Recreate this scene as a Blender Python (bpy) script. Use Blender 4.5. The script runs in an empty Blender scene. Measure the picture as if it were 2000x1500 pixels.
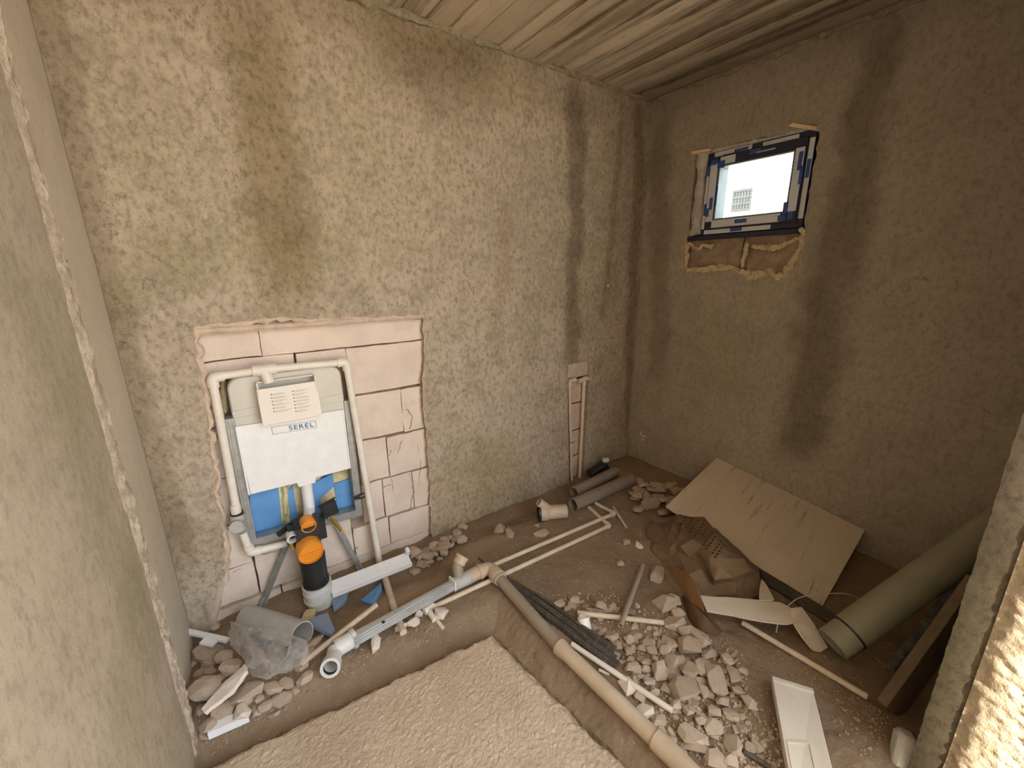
import bpy, bmesh, math, random
from math import sin, cos, pi, radians, sqrt
from mathutils import Vector, Matrix, noise, geometry
V = Vector
random.seed(7)
sc = bpy.context.scene
COL = sc.collection

# ------------------------------------------------------------------ camera
YAW, PITCH, ROLL, FPX, CAMZ = 0.615474, 0.263234, -0.010348, 814.97, 1.5
CF = V((sin(YAW)*cos(PITCH), cos(YAW)*cos(PITCH), -sin(PITCH)))
_r = V((cos(YAW), -sin(YAW), 0)); _u = _r.cross(CF)
CR = _r*cos(ROLL)+_u*sin(ROLL); CU = -_r*sin(ROLL)+_u*cos(ROLL)
EYE = V((0, 0, CAMZ))
cam = bpy.data.objects.new('camera', bpy.data.cameras.new('camera')); COL.objects.link(cam)
cam.matrix_world = Matrix(((CR.x, CU.x, -CF.x, 0), (CR.y, CU.y, -CF.y, 0), (CR.z, CU.z, -CF.z, CAMZ), (0, 0, 0, 1)))
cam.data.sensor_width = 36; cam.data.lens = 36*FPX/2000; cam.data.clip_start = .02
sc.camera = cam
# ------------------------------------------------------------------ world, sun, exposure
w = bpy.data.worlds.new('sky'); sc.world = w; w.use_nodes = True
bg = w.node_tree.nodes['Background']; bg.inputs[0].default_value = (.86, .93, 1, 1); bg.inputs[1].default_value = 1.0
SUN_DIR = V((1, 1.655, -1.9)).normalized()
sl = bpy.data.lights.new('sun', 'SUN'); sl.energy = 6.; sl.angle = radians(1.2); sl.color = (1, .9, .74)
so = bpy.data.objects.new('sun', sl); COL.objects.link(so); so.rotation_euler = SUN_DIR.to_track_quat('-Z', 'Y').to_euler()
sc.view_settings.view_transform = 'Standard'; sc.view_settings.look = 'None'
sc.view_settings.exposure = 2.28; sc.view_settings.gamma = 1; sc.view_settings.use_curve_mapping = False
sc.cycles.max_bounces = 8; sc.cycles.diffuse_bounces = 6; sc.cycles.transparent_max_bounces = 8
sc.cycles.use_denoising = True

# ------------------------------------------------------------------ room measures
WX, WY, CZ = 2.658, 2.087, 2.61          # right wall, back wall, ceiling
LX, LX2 = -.306, -.281                    # left wall: strip near the corner, thicker render nearer
JX = 1.5                                 # end of the front wall beside the opening
def ray(px, py): return CF + CR*((px-1000)/FPX) - CU*((py-750)/FPX)
def FL(px, py, z=0.):
    d = ray(px, py); return EYE + d*((z-CAMZ)/d.z)
def PY(px, py, y=WY):
    d = ray(px, py); return EYE + d*(y/d.y)
def PX(px, py, x=WX):
    d = ray(px, py); return EYE + d*(x/d.x)
def sstep(a, b, x):
    t = max(0., min(1., (x-a)/(b-a))); return t*t*(3-2*t)
def bed_d(x, y):                          # distance outside the raised screed bed
    return max(x-(.79+(1.287-y)*.105), y-(1.287+(.79-x)*.10))
def gz0(x, y):
    d = bed_d(x, y)
    z = -.065*(1-sstep(.0, .15, d))
    dip = sstep(WY-.42, WY-.2, y)*(1-sstep(.75, 1.0, x))*.075 + sstep(WY-.3, WY-.1, y)*sstep(.75, 1., x)*(1-sstep(2.0, 2.4, x))*.05
    return z-dip
def gz(x, y):
    return gz0(x, y) + .012*noise.fractal(V((x*5, y*5, 3)), 1, 2, 4)
def FG(px, py, up=0.):                    # point on (or a little above) the uneven floor
    z = 0.
    for i in range(14):
        p = FL(px, py, z+up); z = .5*z+.5*gz0(p.x, p.y)
    return FL(px, py, z+up)
def pxsize(p): return (p-EYE).dot(CF)/FPX

# ------------------------------------------------------------------ mesh helpers
ORG = {}
class MB:
    def __init__(s): s.v = []; s.f = []; s.m = []
    def add(s, vs, fs, mi=0):
        n = len(s.v); s.v += [V(p) for p in vs]; s.f += [tuple(i+n for i in f) for f in fs]; s.m += [mi]*len(fs); return s
    def box(s, c, size, R=None, jit=0., mi=0):
        c = V(c); vs = []
        for z in (-.5, .5):
            for y in (-.5, .5):
                for x in (-.5, .5):
                    p = V((x*size[0], y*size[1], z*size[2]))
                    if jit: p += V((random.uniform(-1, 1), random.uniform(-1, 1), random.uniform(-1, 1)))*jit
                    vs.append(c+(R@p if R else p))
        return s.add(vs, [(0, 2, 3, 1), (4, 5, 7, 6), (0, 1, 5, 4), (2, 6, 7, 3), (0, 4, 6, 2), (1, 3, 7, 5)], mi)
    def box2(s, a, b, mi=0):
        a = V(a); b = V(b); return s.box((a+b)/2, (abs(b.x-a.x), abs(b.y-a.y), abs(b.z-a.z)), mi=mi)
    def tube(s, pts, r, seg=16, wall=None, cap=True, lump=0., mi=0):
        pts = [V(p) for p in pts]; n = len(pts)
        rs = list(r) if isinstance(r, (list, tuple)) else [r]*n
        tg = []
        for i in range(n):
            t = pts[min(i+1, n-1)]-pts[max(i-1, 0)]; tg.append(t.normalized())
        up = V((0, 0, 1)) if abs(tg[0].z) < .9 else V((1, 0, 0))
        a = (up-tg[0]*up.dot(tg[0])).normalized(); fr = []
        for t in tg:
            a = (a-t*a.dot(t)).normalized(); fr.append((a.copy(), t.cross(a)))
        def rings(rr):
            o = []
            for i in range(n):
                for k in range(seg):
                    q = 2*pi*k/seg; e = rr[i]
                    if lump: e *= 1+lump*noise.noise(pts[i]*40+V((k*1.7, k*.9, 0)))
                    o.append(pts[i]+fr[i][0]*cos(q)*e+fr[i][1]*sin(q)*e)
            return o
        fs = [(i*seg+k, i*seg+(k+1) % seg, (i+1)*seg+(k+1) % seg, (i+1)*seg+k) for i in range(n-1) for k in range(seg)]
        vs = rings(rs)
        if wall:
            N = len(vs); vs += rings([max(x-wall, .0005) for x in rs])
            fs += [tuple(N+j for j in reversed(f)) for f in fs[:]]
            for e in (0, n-1):
                for k in range(seg):
                    q = (e*seg+k, e*seg+(k+1) % seg, N+e*seg+(k+1) % seg, N+e*seg+k)
                    fs.append(q if e else tuple(reversed(q)))
        elif cap:
            fs += [tuple(reversed(range(seg))), tuple(range((n-1)*seg, n*seg))]
        return s.add(vs, fs, mi)
    def prism(s, poly, ext, mi=0):
        poly = [V(p) for p in poly]; e = V(ext); n = len(poly)
        return s.add(poly+[p+e for p in poly], [tuple(reversed(range(n))), tuple(range(n, 2*n))]+[(i, (i+1) % n, n+(i+1) % n, n+i) for i in range(n)], mi)
    def build(s, name, mat, parent=None, smooth=None, org=None, bev=0.):
        o0 = ORG[parent.name] if parent else V(org) if org is not None else V((0, 0, 0))
        me = bpy.data.meshes.new(name); me.from_pydata([p-o0 for p in s.v], [], s.f)
        mats = mat if isinstance(mat, (list, tuple)) else [mat]
        for m in mats: me.materials.append(m)
        if len(mats) > 1: me.polygons.foreach_set('material_index', s.m)
        if bev:
            bm = bmesh.new(); bm.from_mesh(me)
            bmesh.ops.bevel(bm, geom=bm.edges[:], offset=bev, segments=1, affect='EDGES', clamp_overlap=True)
            bm.to_mesh(me); bm.free()
        bm = bmesh.new(); bm.from_mesh(me); bmesh.ops.recalc_face_normals(bm, faces=bm.faces[:]); bm.to_mesh(me); bm.free()
        if smooth:
            me.polygons.foreach_set('use_smooth', [True]*len(me.polygons)); me.set_sharp_from_angle(angle=radians(smooth))
        o = bpy.data.objects.new(name, me); COL.objects.link(o)
        if parent: o.parent = parent
        else: o.location = o0
        ORG[o.name] = o0
        return o
def thing(name, loc, label, cat, group=None):
    o = bpy.data.objects.new(name, None); COL.objects.link(o); o.location = loc; ORG[o.name] = V(loc); o.empty_display_size = .05
    return tag(o, label, cat, group)
def tag(o, label=None, cat=None, group=None, kind=None):
    if label: o['label'] = label
    if cat: o['category'] = cat
    if group: o['group'] = group
    if kind: o['kind'] = kind
    return o
def fillet(pts, rad, n=6):
    pts = [V(p) for p in pts]; out = [pts[0]]
    for i in range(1, len(pts)-1):
        a, b, c = pts[i-1:i+2]; u = (a-b); v = (c-b); k = min(rad, u.length*.45, v.length*.45)
        p0 = b+u.normalized()*k; p2 = b+v.normalized()*k
        for j in range(n+1):
            t = j/n; out.append(p0*(1-t)**2+b*2*t*(1-t)+p2*t*t)
    return out+[pts[-1]]
def lerp(a, b, t): return a+(b-a)*t
ORDN = ('nearest', 'second', 'third', 'fourth', 'fifth', 'sixth', 'seventh', 'eighth', 'ninth', 'tenth', 'eleventh', 'twelfth')
def rot_to(d, up=V((0, 0, 1))):           # matrix whose x axis is d
    x = d.normalized(); y = up.cross(x).normalized(); z = x.cross(y)
    return Matrix((x, y, z)).transposed()
def inside(p, poly):
    c = False; n = len(poly)
    for i in range(n):
        a, b = poly[i], poly[i-1]
        if (a[1] > p[1]) != (b[1] > p[1]) and p[0] < (b[0]-a[0])*(p[1]-a[1])/(b[1]-a[1])+a[0]: c = not c
    return c
def rough_line(poly, step=.02, amp=.006, closed=True):   # subdivide an outline and make it ragged
    out = []; n = len(poly)
    for i in range(n if closed else n-1):
        a = V(poly[i]).to_2d(); b = V(poly[(i+1) % n]).to_2d(); k = max(1, int((b-a).length/step)); nn = V((-(b-a).y, (b-a).x)).normalized()
        for j in range(k):
            p = lerp(a, b, j/k); out.append(p+nn*amp*(1.6*noise.noise(V((p.x*25, p.y*25, i*.3)))+random.uniform(-.4, .4)))
    return out
def wall_mesh(name, mat, rect, holes, to3, depths, step=.06, amp=.004):
    """plastered wall: grid of slightly wavy points, ragged holes with real edges. to3(u,v,d) places a point, d = depth into the wall"""
    u0, v0, u1, v1 = rect; pts = []; edges = []
    nu = int((u1-u0)/step); nv = int((v1-v0)/step)
    for i in range(nu+1):
        for j in range(nv+1):
            p = V((lerp(u0, u1, i/nu), lerp(v0, v1, j/nv)))
            if any(inside(p, h) for h in holes) or any((p-V(q)).length < step*.35 for h in holes for q in h): continue
            pts.append(p)
    for h in holes:
        n0 = len(pts); pts += [V(p) for p in h]; edges += [(n0+i, n0+(i+1) % len(h)) for i in range(len(h))]
    ov, oe, of, *_ = geometry.delaunay_2d_cdt(pts, edges, [], 0, 1e-6)
    fs = []
    for f in of:
        c = sum((ov[i] for i in f), V((0, 0)))/len(f)
        if not any(inside(c, h) for h in holes): fs.append(tuple(f))
    mb = MB(); mb.add([to3(p.x, p.y, amp*noise.fractal(V((p.x*3, p.y*3, 5)), 1, 2, 3)) for p in ov], fs)
    for h, d in zip(holes, depths):
        n = len(h); q = []
        for p in h: q.append(to3(p[0], p[1], amp*noise.fractal(V((p[0]*3, p[1]*3, 5)), 1, 2, 3)))
        q2 = [to3(p[0]+random.uniform(-.003, .003), p[1], d) for p in h]
        mb.add(q+q2, [(i, (i+1) % n, n+(i+1) % n, n+i) for i in range(n)])
    return mb.build(name, mat, smooth=35)

# ------------------------------------------------------------------ materials
def nt(name):
    m = bpy.data.materials.new(name); m.use_nodes = True; t = m.node_tree; b = t.nodes['Principled BSDF']
    return m, t, b
def N(t, typ, **kw):
    n = t.nodes.new('ShaderNode'+typ)
    for k, v in kw.items():
        if k.startswith('i_'):
            kk = k[2:]; n.inputs[int(kk) if kk.isdigit() else kk.replace('_', ' ')].default_value = v
        else: setattr(n, k, v)
    return n
def math_(t, op, a, b=None, c=None, clamp=False):
    n = N(t, 'Math', operation=op, use_clamp=clamp)
    for i, x in enumerate((a, b, c)):
        if x is None: continue
        if isinstance(x, (int, float)): n.inputs[i].default_value = x
        else: t.links.new(x, n.inputs[i])
    return n.outputs[0]
def mixc(t, fac, a, b, mode='MIX'):
    n = N(t, 'Mix', data_type='RGBA', blend_type=mode)
    for i, x in ((0, fac), (6, a), (7, b)):
        if isinstance(x, (int, float)): n.inputs[i].default_value = x
        elif isinstance(x, tuple): n.inputs[i].default_value = (*x[:3], 1)
        else: t.links.new(x, n.inputs[i])
    return n.outputs[2]
def noi(t, co, scale, detail=5, rough=.6, vs=None, dist=0.):
    if vs:
        mp = N(t, 'Mapping'); mp.inputs['Scale'].default_value = vs; t.links.new(co, mp.inputs[0]); co = mp.outputs[0]
    n = N(t, 'TexNoise', i_Scale=scale, i_Detail=detail, i_Roughness=rough, i_Distortion=dist); t.links.new(co, n.inputs['Vector'])
    return n.outputs[0]
def ramp(t, x, lo, hi):
    n = N(t, 'MapRange', interpolation_type='SMOOTHSTEP'); t.links.new(x, n.inputs[0]); n.inputs[1].default_value = lo; n.inputs[2].default_value = hi
    return n.outputs[0]
def bump(t, b, h, strength, dist):
    n = N(t, 'Bump', i_Strength=strength, i_Distance=dist); t.links.new(h, n.inputs['Height']); t.links.new(n.outputs[0], b.inputs['Normal'])
def coord(t): return N(t, 'TexCoord').outputs['Object']
def simple(name, c1, c2=None, scale=8, rough=.6, bscale=60, bstr=.15, bdist=.002, metal=0., dust=0., spec=.4):
    m, t, b = nt(name); co = coord(t); c2 = c2 or tuple(x*.8 for x in c1)
    f = ramp(t, noi(t, co, scale, 6), .35, .65); c = mixc(t, f, c1, c2)
    if dust: c = mixc(t, math_(t, 'MULTIPLY', ramp(t, noi(t, co, scale*3, 6, .7), .45, .7), dust), c, (.36, .26, .16))
    t.links.new(c, b.inputs['Base Color']); b.inputs['Roughness'].default_value = rough; b.inputs['Metallic'].default_value = metal
    b.inputs['Specular IOR Level'].default_value = spec
    if bstr: bump(t, b, noi(t, co, bscale, 6, .65), bstr, bdist)
    return m
def plaster(name, ui, base, alt, stain_shades, bstr=.55, pits=.5, cracks=.6, green=.5, flecks=None, mot=1.):
    """rough old render. stains: (u_top,v_top,u_bot,v_bot,half width,strength,colour)"""
    m, t, b = nt(name); co = coord(t); sx = N(t, 'SeparateXYZ'); t.links.new(co, sx.inputs[0])
    u = sx.outputs[ui]; v = sx.outputs[2]
    n1 = noi(t, co, 1.7, 7, .62); n2 = noi(t, co, 9, 7, .7); n3 = noi(t, co, 55, 4, .65); n4 = noi(t, co, 22, 6, .7, vs=(1, 1, .35))
    c = mixc(t, ramp(t, n1, .38, .62), base, alt)
    c = mixc(t, math_(t, 'MULTIPLY', ramp(t, noi(t, co, 1.1, 4, .5, dist=.6), .5, .68), green), c, tuple(x*y for x, y in zip(base, (.80, .86, .66))))
    n5 = noi(t, co, 44, 9, .8, vs=(1, 1, .7)); n6 = noi(t, co, 4.2, 6, .65, dist=.8)
    c = mixc(t, math_(t, 'MULTIPLY', ramp(t, n6, .46, .64), .42*mot), c, tuple(x*.66 for x in base))
    c = mixc(t, math_(t, 'MULTIPLY', ramp(t, n2, .50, .63), .3*mot), c, tuple(x*.60 for x in base))
    c = mixc(t, math_(t, 'MULTIPLY', ramp(t, n5, .48, .62), .8*mot), c, tuple(x*.52 for x in base))
    c = mixc(t, math_(t, 'MULTIPLY', ramp(t, n5, .48, .36), .45*mot), c, tuple(min(1, x*1.3) for x in base))
    c = mixc(t, math_(t, 'MULTIPLY', ramp(t, n4, .56, .68), pits*.55), c, tuple(x*.5 for x in base))
    c = mixc(t, math_(t, 'MULTIPLY', ramp(t, n3, .60, .72), pits*.7), c, tuple(x*.42 for x in base))
    wob = math_(t, 'MULTIPLY', math_(t, 'SUBTRACT', noi(t, co, 5, 6, .65), .5), .22)
    wob2 = math_(t, 'MULTIPLY', math_(t, 'SUBTRACT', noi(t, co, 1.6, 3, .5), .5), .5)
    for (ua, va, ub, vb, hw, st, colr) in stain_shades:
        k = (ub-ua)/(vb-va)
        cen = math_(t, 'ADD', math_(t, 'MULTIPLY', v, k), ua-k*va)
        kw = min(1., hw/.09); d = math_(t, 'ABSOLUTE', math_(t, 'ADD', math_(t, 'SUBTRACT', u, cen), math_(t, 'MULTIPLY', math_(t, 'ADD', wob, math_(t, 'MULTIPLY', wob2, .3)), kw)))
        msk = ramp(t, d, hw*1.45, hw*.35)
        vv = math_(t, 'ADD', v, wob2)
        rg = math_(t, 'MULTIPLY', ramp(t, vv, vb-.12, vb+.18), ramp(t, vv, va+.15, va-.15))
        gr = math_(t, 'ADD', .65, math_(t, 'MULTIPLY', n2, .6))
        msk = math_(t, 'MULTIPLY', math_(t, 'MULTIPLY', msk, rg), math_(t, 'MULTIPLY', gr, st), clamp=True)
        c = mixc(t, msk, c, mixc(t, 1., c, colr, 'MULTIPLY'))
    # hair cracks
    vo = N(t, 'TexVoronoi', feature='DISTANCE_TO_EDGE', i_Scale=4.5)
    wv = N(t, 'Mix', data_type='VECTOR'); wv.inputs[0].default_value = .4
    nn = N(t, 'TexNoise', i_Scale=7., i_Detail=5.); t.links.new(co, nn.inputs['Vector'])
    t.links.new(co, wv.inputs[4]); t.links.new(nn.outputs[1], wv.inputs[5]); t.links.new(wv.outputs[1], vo.inputs['Vector'])
    cr = math_(t, 'MULTIPLY', ramp(t, vo.outputs[0], .007, .002), ramp(t, noi(t, co, 3.1, 4), .55, .64))
    c = mixc(t, math_(t, 'MULTIPLY', cr, cracks), c, tuple(x*.3 for x in base))
    if flecks: c = mixc(t, ramp(t, noi(t, co, 38, 4, .6), .69, .72), c, flecks)
    t.links.new(c, b.inputs['Base Color']); b.inputs['Roughness'].default_value = .95; b.inputs['Specular IOR Level'].default_value = .15
    h = math_(t, 'ADD', math_(t, 'MULTIPLY', n2, .5), math_(t, 'MULTIPLY', n5, .45)); h = math_(t, 'ADD', h, math_(t, 'ADD', math_(t, 'MULTIPLY', n3, .22), math_(t, 'MULTIPLY', n4, .5)))
    h = math_(t, 'SUBTRACT', h, math_(t, 'MULTIPLY', cr, .35))
    bump(t, b, h, bstr, .012)
    return m
TAN = (.45, .368, .268); TAN2 = (.50, .41, .315)
DAMP = (.56, .54, .50); DAMPG = (.70, .70, .58)  # first tint serves damp streaks and painted corner shade alike
def su(p, ax): return p.x if ax == 0 else p.y
def stain(plane, ax, a, b, hw, st, colr):  # band for stains, and for the painted shade of the right corner
    A = plane(*a); B = plane(*b); return (su(A, ax), A.z, su(B, ax), B.z, hw, st, colr)
M_back = plaster('plaster_back', 0, TAN, TAN2, [
    stain(PY, 0, (490, 20), (565, 610), .115, 1., (.66, .62, .51)), stain(PY, 0, (1128, 150), (1120, 720), .075, 1., DAMP),
    stain(PY, 0, (1215, 200), (1180, 620), .03, .5, DAMP), stain(PY, 0, (1250, 200), (1225, 860), .06, .8, DAMP),  # wider band follows the right corner, its shade painted into the colour
    (.2, 2.7, .3, 2.42, 2.2, .6, (.62, .56, .50)), stain(PY, 0, (840, 40), (880, 230), .32, .8, (.6, .54, .48)),
    stain(PY, 0, (985, 420), (965, 700), .05, .4, (.75, .66, .62)), (-.28, 2.5, -.28, .2, .05, .75, (.6, .56, .48)),  # second band here: narrow darker line down the left corner
    stain(PY, 0, (330, 420), (330, 560), .12, .35, (.65, .62, .5)), stain(PY, 0, (930, 880), (930, 1040), .4, .4, (.86, .74, .52))])
M_right = plaster('plaster_right', 1, (.41, .355, .28), (.44, .38, .305), [
    stain(PX, 1, (1725, 30), (1640, 560), .085, .95, DAMP), stain(PX, 1, (1620, 560), (1555, 930), .115, 1., DAMP),
    stain(PX, 1, (1295, 230), (1285, 760), .09, .7, DAMP), stain(PX, 1, (1400, 640), (1400, 800), .3, .4, DAMPG),
    (1.0, 2.8, 1.0, 2.5, 2., .6, DAMP), stain(PX, 1, (1600, 480), (1585, 600), .08, .5, DAMP)], bstr=.4, mot=.55)  # first band here darkens the full width of the wall top
M_left = plaster('plaster_left', 1, (.44, .375, .285), (.49, .415, .325), [
    (1.1, 1.6, 1.35, .45, .12, .45, DAMPG), (.9, 1.0, 1.2, .3, .1, .3, DAMPG)], bstr=.4, pits=.35, cracks=.2, mot=.5)
M_strip = plaster('plaster_smooth_strip', 1, (.60, .525, .42), (.64, .56, .45), [(2.075, 2.7, 2.075, 0, .015, .8, DAMP), (1.6, 2.6, 1.6, 0, .02, .5, DAMP)], bstr=.08, pits=.12, cracks=.1, green=.15, mot=.25)  # two narrow darker lines, one along each edge of the strip
M_ridge = simple('rough_plaster_ridge', (.58, .485, .38), (.42, .34, .255), 25, .95, 45, .9, .01)
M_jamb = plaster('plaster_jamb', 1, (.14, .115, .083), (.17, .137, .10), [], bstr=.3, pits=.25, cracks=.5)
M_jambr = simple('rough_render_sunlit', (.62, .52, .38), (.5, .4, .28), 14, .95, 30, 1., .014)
M_block = simple('pink_pumice_block', (.78, .655, .555), (.70, .575, .485), 6, .95, 16, .8, .012, spec=.15)
M_mortar = simple('joint_dark', (.40, .31, .245), (.3, .23, .175), 10, .95, 40, .5, .005)
M_fin = simple('dark_grout_seam', (.22, .165, .11), (.15, .11, .07), 10, .95, 40, .5, .005)
M_rim = simple('broken_plaster_edge', (.66, .52, .40), (.54, .41, .31), 30, .95, 40, .8, .006)
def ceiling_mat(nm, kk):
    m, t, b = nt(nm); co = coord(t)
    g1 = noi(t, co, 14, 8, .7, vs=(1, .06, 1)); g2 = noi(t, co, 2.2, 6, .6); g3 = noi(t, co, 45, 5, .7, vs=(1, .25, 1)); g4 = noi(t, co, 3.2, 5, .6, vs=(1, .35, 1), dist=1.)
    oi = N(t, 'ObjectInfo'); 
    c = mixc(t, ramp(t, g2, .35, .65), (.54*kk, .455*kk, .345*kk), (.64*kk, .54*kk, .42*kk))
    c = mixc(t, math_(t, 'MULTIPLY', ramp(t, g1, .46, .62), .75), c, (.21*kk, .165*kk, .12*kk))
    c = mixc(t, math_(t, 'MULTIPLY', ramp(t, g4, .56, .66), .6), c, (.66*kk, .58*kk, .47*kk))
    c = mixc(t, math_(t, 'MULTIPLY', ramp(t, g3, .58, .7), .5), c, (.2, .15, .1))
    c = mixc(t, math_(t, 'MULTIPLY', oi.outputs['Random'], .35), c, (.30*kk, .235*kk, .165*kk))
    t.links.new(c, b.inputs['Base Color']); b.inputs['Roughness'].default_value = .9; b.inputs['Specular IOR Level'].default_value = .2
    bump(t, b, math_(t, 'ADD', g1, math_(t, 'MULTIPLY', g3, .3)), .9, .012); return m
M_ceil = ceiling_mat('board_marked_concrete', 1.); M_ceild = ceiling_mat('shaded_grey_render', .62)  # second: grey band by the right wall, mostly corner shade put into the colour
def dirt_mat():
    m, t, b = nt('damp_dirt_floor'); co = coord(t); sx = N(t, 'SeparateXYZ'); t.links.new(co, sx.inputs[0])
    n1 = noi(t, co, 3, 7, .6); n2 = noi(t, co, 26, 7, .7); n3 = noi(t, co, 110, 4, .7)
    c = mixc(t, ramp(t, n1, .35, .65), (.32, .228, .148), (.25, .18, .117))
    c = mixc(t, math_(t, 'MULTIPLY', ramp(t, n2, .52, .68), .45), c, (.39, .30, .215))
    c = mixc(t, math_(t, 'MULTIPLY', ramp(t, n3, .58, .7), .6), c, (.16, .11, .07))
    c = mixc(t, math_(t, 'MULTIPLY', ramp(t, noi(t, co, 60, 3), .66, .7), .6), c, (.6, .48, .36))
    t.links.new(c, b.inputs['Base Color']); b.inputs['Roughness'].default_value = .95; b.inputs['Specular IOR Level'].default_value = .15
    bump(t, b, math_(t, 'ADD', n2, math_(t, 'MULTIPLY', n3, .35)), .7, .012); return m
M_dirt = dirt_mat()
M_bed = simple('pale_screed_grains', (.68, .545, .40), (.62, .48, .345), 6, .95, 220, .9, .004, spec=.15)
def stone_mat():
    m, t, b = nt('rubble_stone'); co = coord(t); oi = N(t, 'ObjectInfo')
    c = mixc(t, oi.outputs['Random'], (.43, .335, .25), (.58, .465, .365)); c = mixc(t, math_(t, 'MULTIPLY', ramp(t, noi(t, co, 2.2, 6), .48, .7), .5), c, (.36, .265, .18))
    t.links.new(c, b.inputs['Base Color']); b.inputs['Roughness'].default_value = .95; b.inputs['Specular IOR Level'].default_value = .15
    bump(t, b, noi(t, co, 9, 6, .7), .35, .05); return m
M_stone = stone_mat()
M_stonew = simple('pale_plaster_lump', (.80, .71, .62), (.68, .58, .48), 20, .9, 60, .4, .004)
M_gravelb = simple('earth_crumbs', (.40, .315, .225), (.30, .23, .165), 60, .95, 80, .3, .003)
M_gravel = simple('gravel_grains', (.52, .40, .29), (.40, .30, .21), 60, .95, 80, .3, .003)
M_pipegrey = simple('grey_drain_plastic', (.50, .49, .475), (.46, .445, .42), 6, .45, 40, .05, .002, dust=.35)
M_pipebrown = simple('dusty_grey_brown_pipe', (.36, .30, .235), (.32, .26, .20), 7, .5, 40, .06, .002, dust=.6)
M_pipedark = simple('dusky_brown_drain_pipe', (.27, .22, .18), (.23, .18, .145), 7, .45, 40, .06, .002, dust=.4)
M_pipebeige = simple('dusty_beige_pipe', (.60, .47, .35), (.52, .40, .28), 9, .5, 40, .05, .002, dust=.25)
M_ppr = simple('white_water_pipe', (.84, .78, .70), (.78, .71, .62), 9, .4, 40, .04, .002, dust=.12)
M_pprd = simple('dusty_water_pipe', (.72, .60, .47), (.63, .51, .38), 9, .5, 40, .05, .002, dust=.3)
M_socket = simple('pale_grey_socket', (.72, .72, .71), (.66, .64, .61), 9, .4, 40, .04, .002, dust=.2)
M_green = simple('grey_green_pipe', (.31, .30, .22), (.28, .265, .195), 5, .5, 30, .05, .002, dust=.25)
M_white = simple('white_plastic', (.88, .87, .87), (.83, .82, .82), 9, .4, 40, .03, .002, dust=.06)
M_panel = simple('white_foam_panel', (.90, .89, .89), (.86, .85, .84), 14, .55, 60, .12, .002, dust=.05)
M_tank = simple('milky_tank_plastic', (.60, .57, .50), (.56, .53, .46), 4, .35, 20, .04, .002)
M_cover = simple('cream_cover_plastic', (.82, .74, .66), (.80, .72, .63), 5, .45, 30, .03, .002)
M_galv = simple('galvanised_steel', (.42, .42, .40), (.33, .33, .32), 20, .45, 60, .05, .001, metal=.5, dust=.12)
M_steelw = simple('pale_steel_channel', (.62, .64, .66), (.5, .52, .54), 10, .4, 60, .04, .001, metal=.45, dust=.2)
M_blue = simple('blue_insulation_board', (.145, .36, .70), (.12, .32, .65), 12, .7, 90, .12, .002)
M_bluedust = simple('dusty_blue_insulation', (.28, .36, .48), (.22, .32, .48), 12, .8, 60, .2, .003, dust=.25)
M_foam = simple('yellow_mounting_foam', (.80, .70, .42), (.68, .55, .30), 30, .8, 40, .8, .008)
M_foamo = simple('old_tan_foam', (.70, .57, .37), (.58, .45, .28), 30, .85, 40, .8, .008)
M_foamg = simple('grey_skinned_foam', (.62, .58, .54), (.46, .42, .38), 20, .6, 40, .5, .006)
M_orange = simple('orange_cap_plastic', (.85, .33, .035), (.80, .29, .03), 8, .35, 40, .02, .001)
M_yellow = simple('yellow_stud_sleeve', (.62, .38, .05), (.55, .32, .04), 8, .5, 40, .05, .001)
M_black = simple('black_plastic', (.022, .022, .024), (.035, .033, .032), 12, .4, 40, .05, .001)
M_cable = simple('dusty_black_cable', (.05, .046, .042), (.085, .07, .055), 20, .6, 60, .2, .002, dust=.25)
M_paper = simple('kraft_paper', (.24, .165, .10), (.19, .13, .08), 4, .85, 14, .25, .006, spec=.15)
M_papero = simple('orange_brown_paper', (.29, .165, .085), (.25, .14, .07), 4, .85, 14, .2, .006, spec=.15)
M_paperd = simple('dark_brown_paper', (.13, .078, .045), (.11, .065, .04), 4, .85, 14, .2, .006, spec=.15)
M_hole = simple('paper_perforation', (.03, .02, .012), None, 4, .95, bstr=0)
def tile_mat():
    m, t, b = nt('travertine_tile'); co = coord(t); r = N(t, 'Mapping'); r.inputs['Rotation'].default_value = (0, 0, radians(4)); t.links.new(co, r.inputs[0]); co = r.outputs[0]
    g = noi(t, co, 30, 8, .7, vs=(.10, 1, 1)); c = mixc(t, ramp(t, noi(t, co, 3, 5), .35, .65), (.70, .595, .485), (.65, .545, .44))
    c = mixc(t, math_(t, 'MULTIPLY', ramp(t, g, .54, .66), math_(t, 'MULTIPLY', ramp(t, noi(t, co, 2.6, 3), .40, .55), .9)), c, (.30, .20, .13))
    c = mixc(t, math_(t, 'MULTIPLY', ramp(t, noi(t, co, 40, 5, .7, vs=(.4, 1, 1)), .62, .72), .5), c, (.26, .18, .12))
    t.links.new(c, b.inputs['Base Color']); b.inputs['Roughness'].default_value = .5; return m
M_tile = tile_mat()
M_board = simple('white_plasterboard', (.66, .58, .47), (.60, .52, .41), 6, .8, 40, .1, .002)
M_boardw = simple('white_foam_board', (.72, .66, .57), (.66, .59, .50), 6, .7, 40, .08, .002)
M_wood = simple('old_wood_plank', (.20, .145, .09), (.15, .105, .065), 10, .8, 40, .3, .003)
M_woodl = simple('fresh_wood_shim', (.85, .68, .45), (.75, .58, .36), 20, .7, 60, .15, .002)
M_rod = simple('dirty_threaded_steel', (.36, .35, .31), (.22, .21, .19), 30, .5, 60, .3, .002, metal=.5)
M_navy = simple('navy_window_profile', (.022, .028, .06), (.03, .034, .06), 8, .35, 40, .03, .001)
M_film = simple('grey_protective_film', (.72, .74, .80), (.63, .65, .71), 14, .45, 30, .06, .002)
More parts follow.
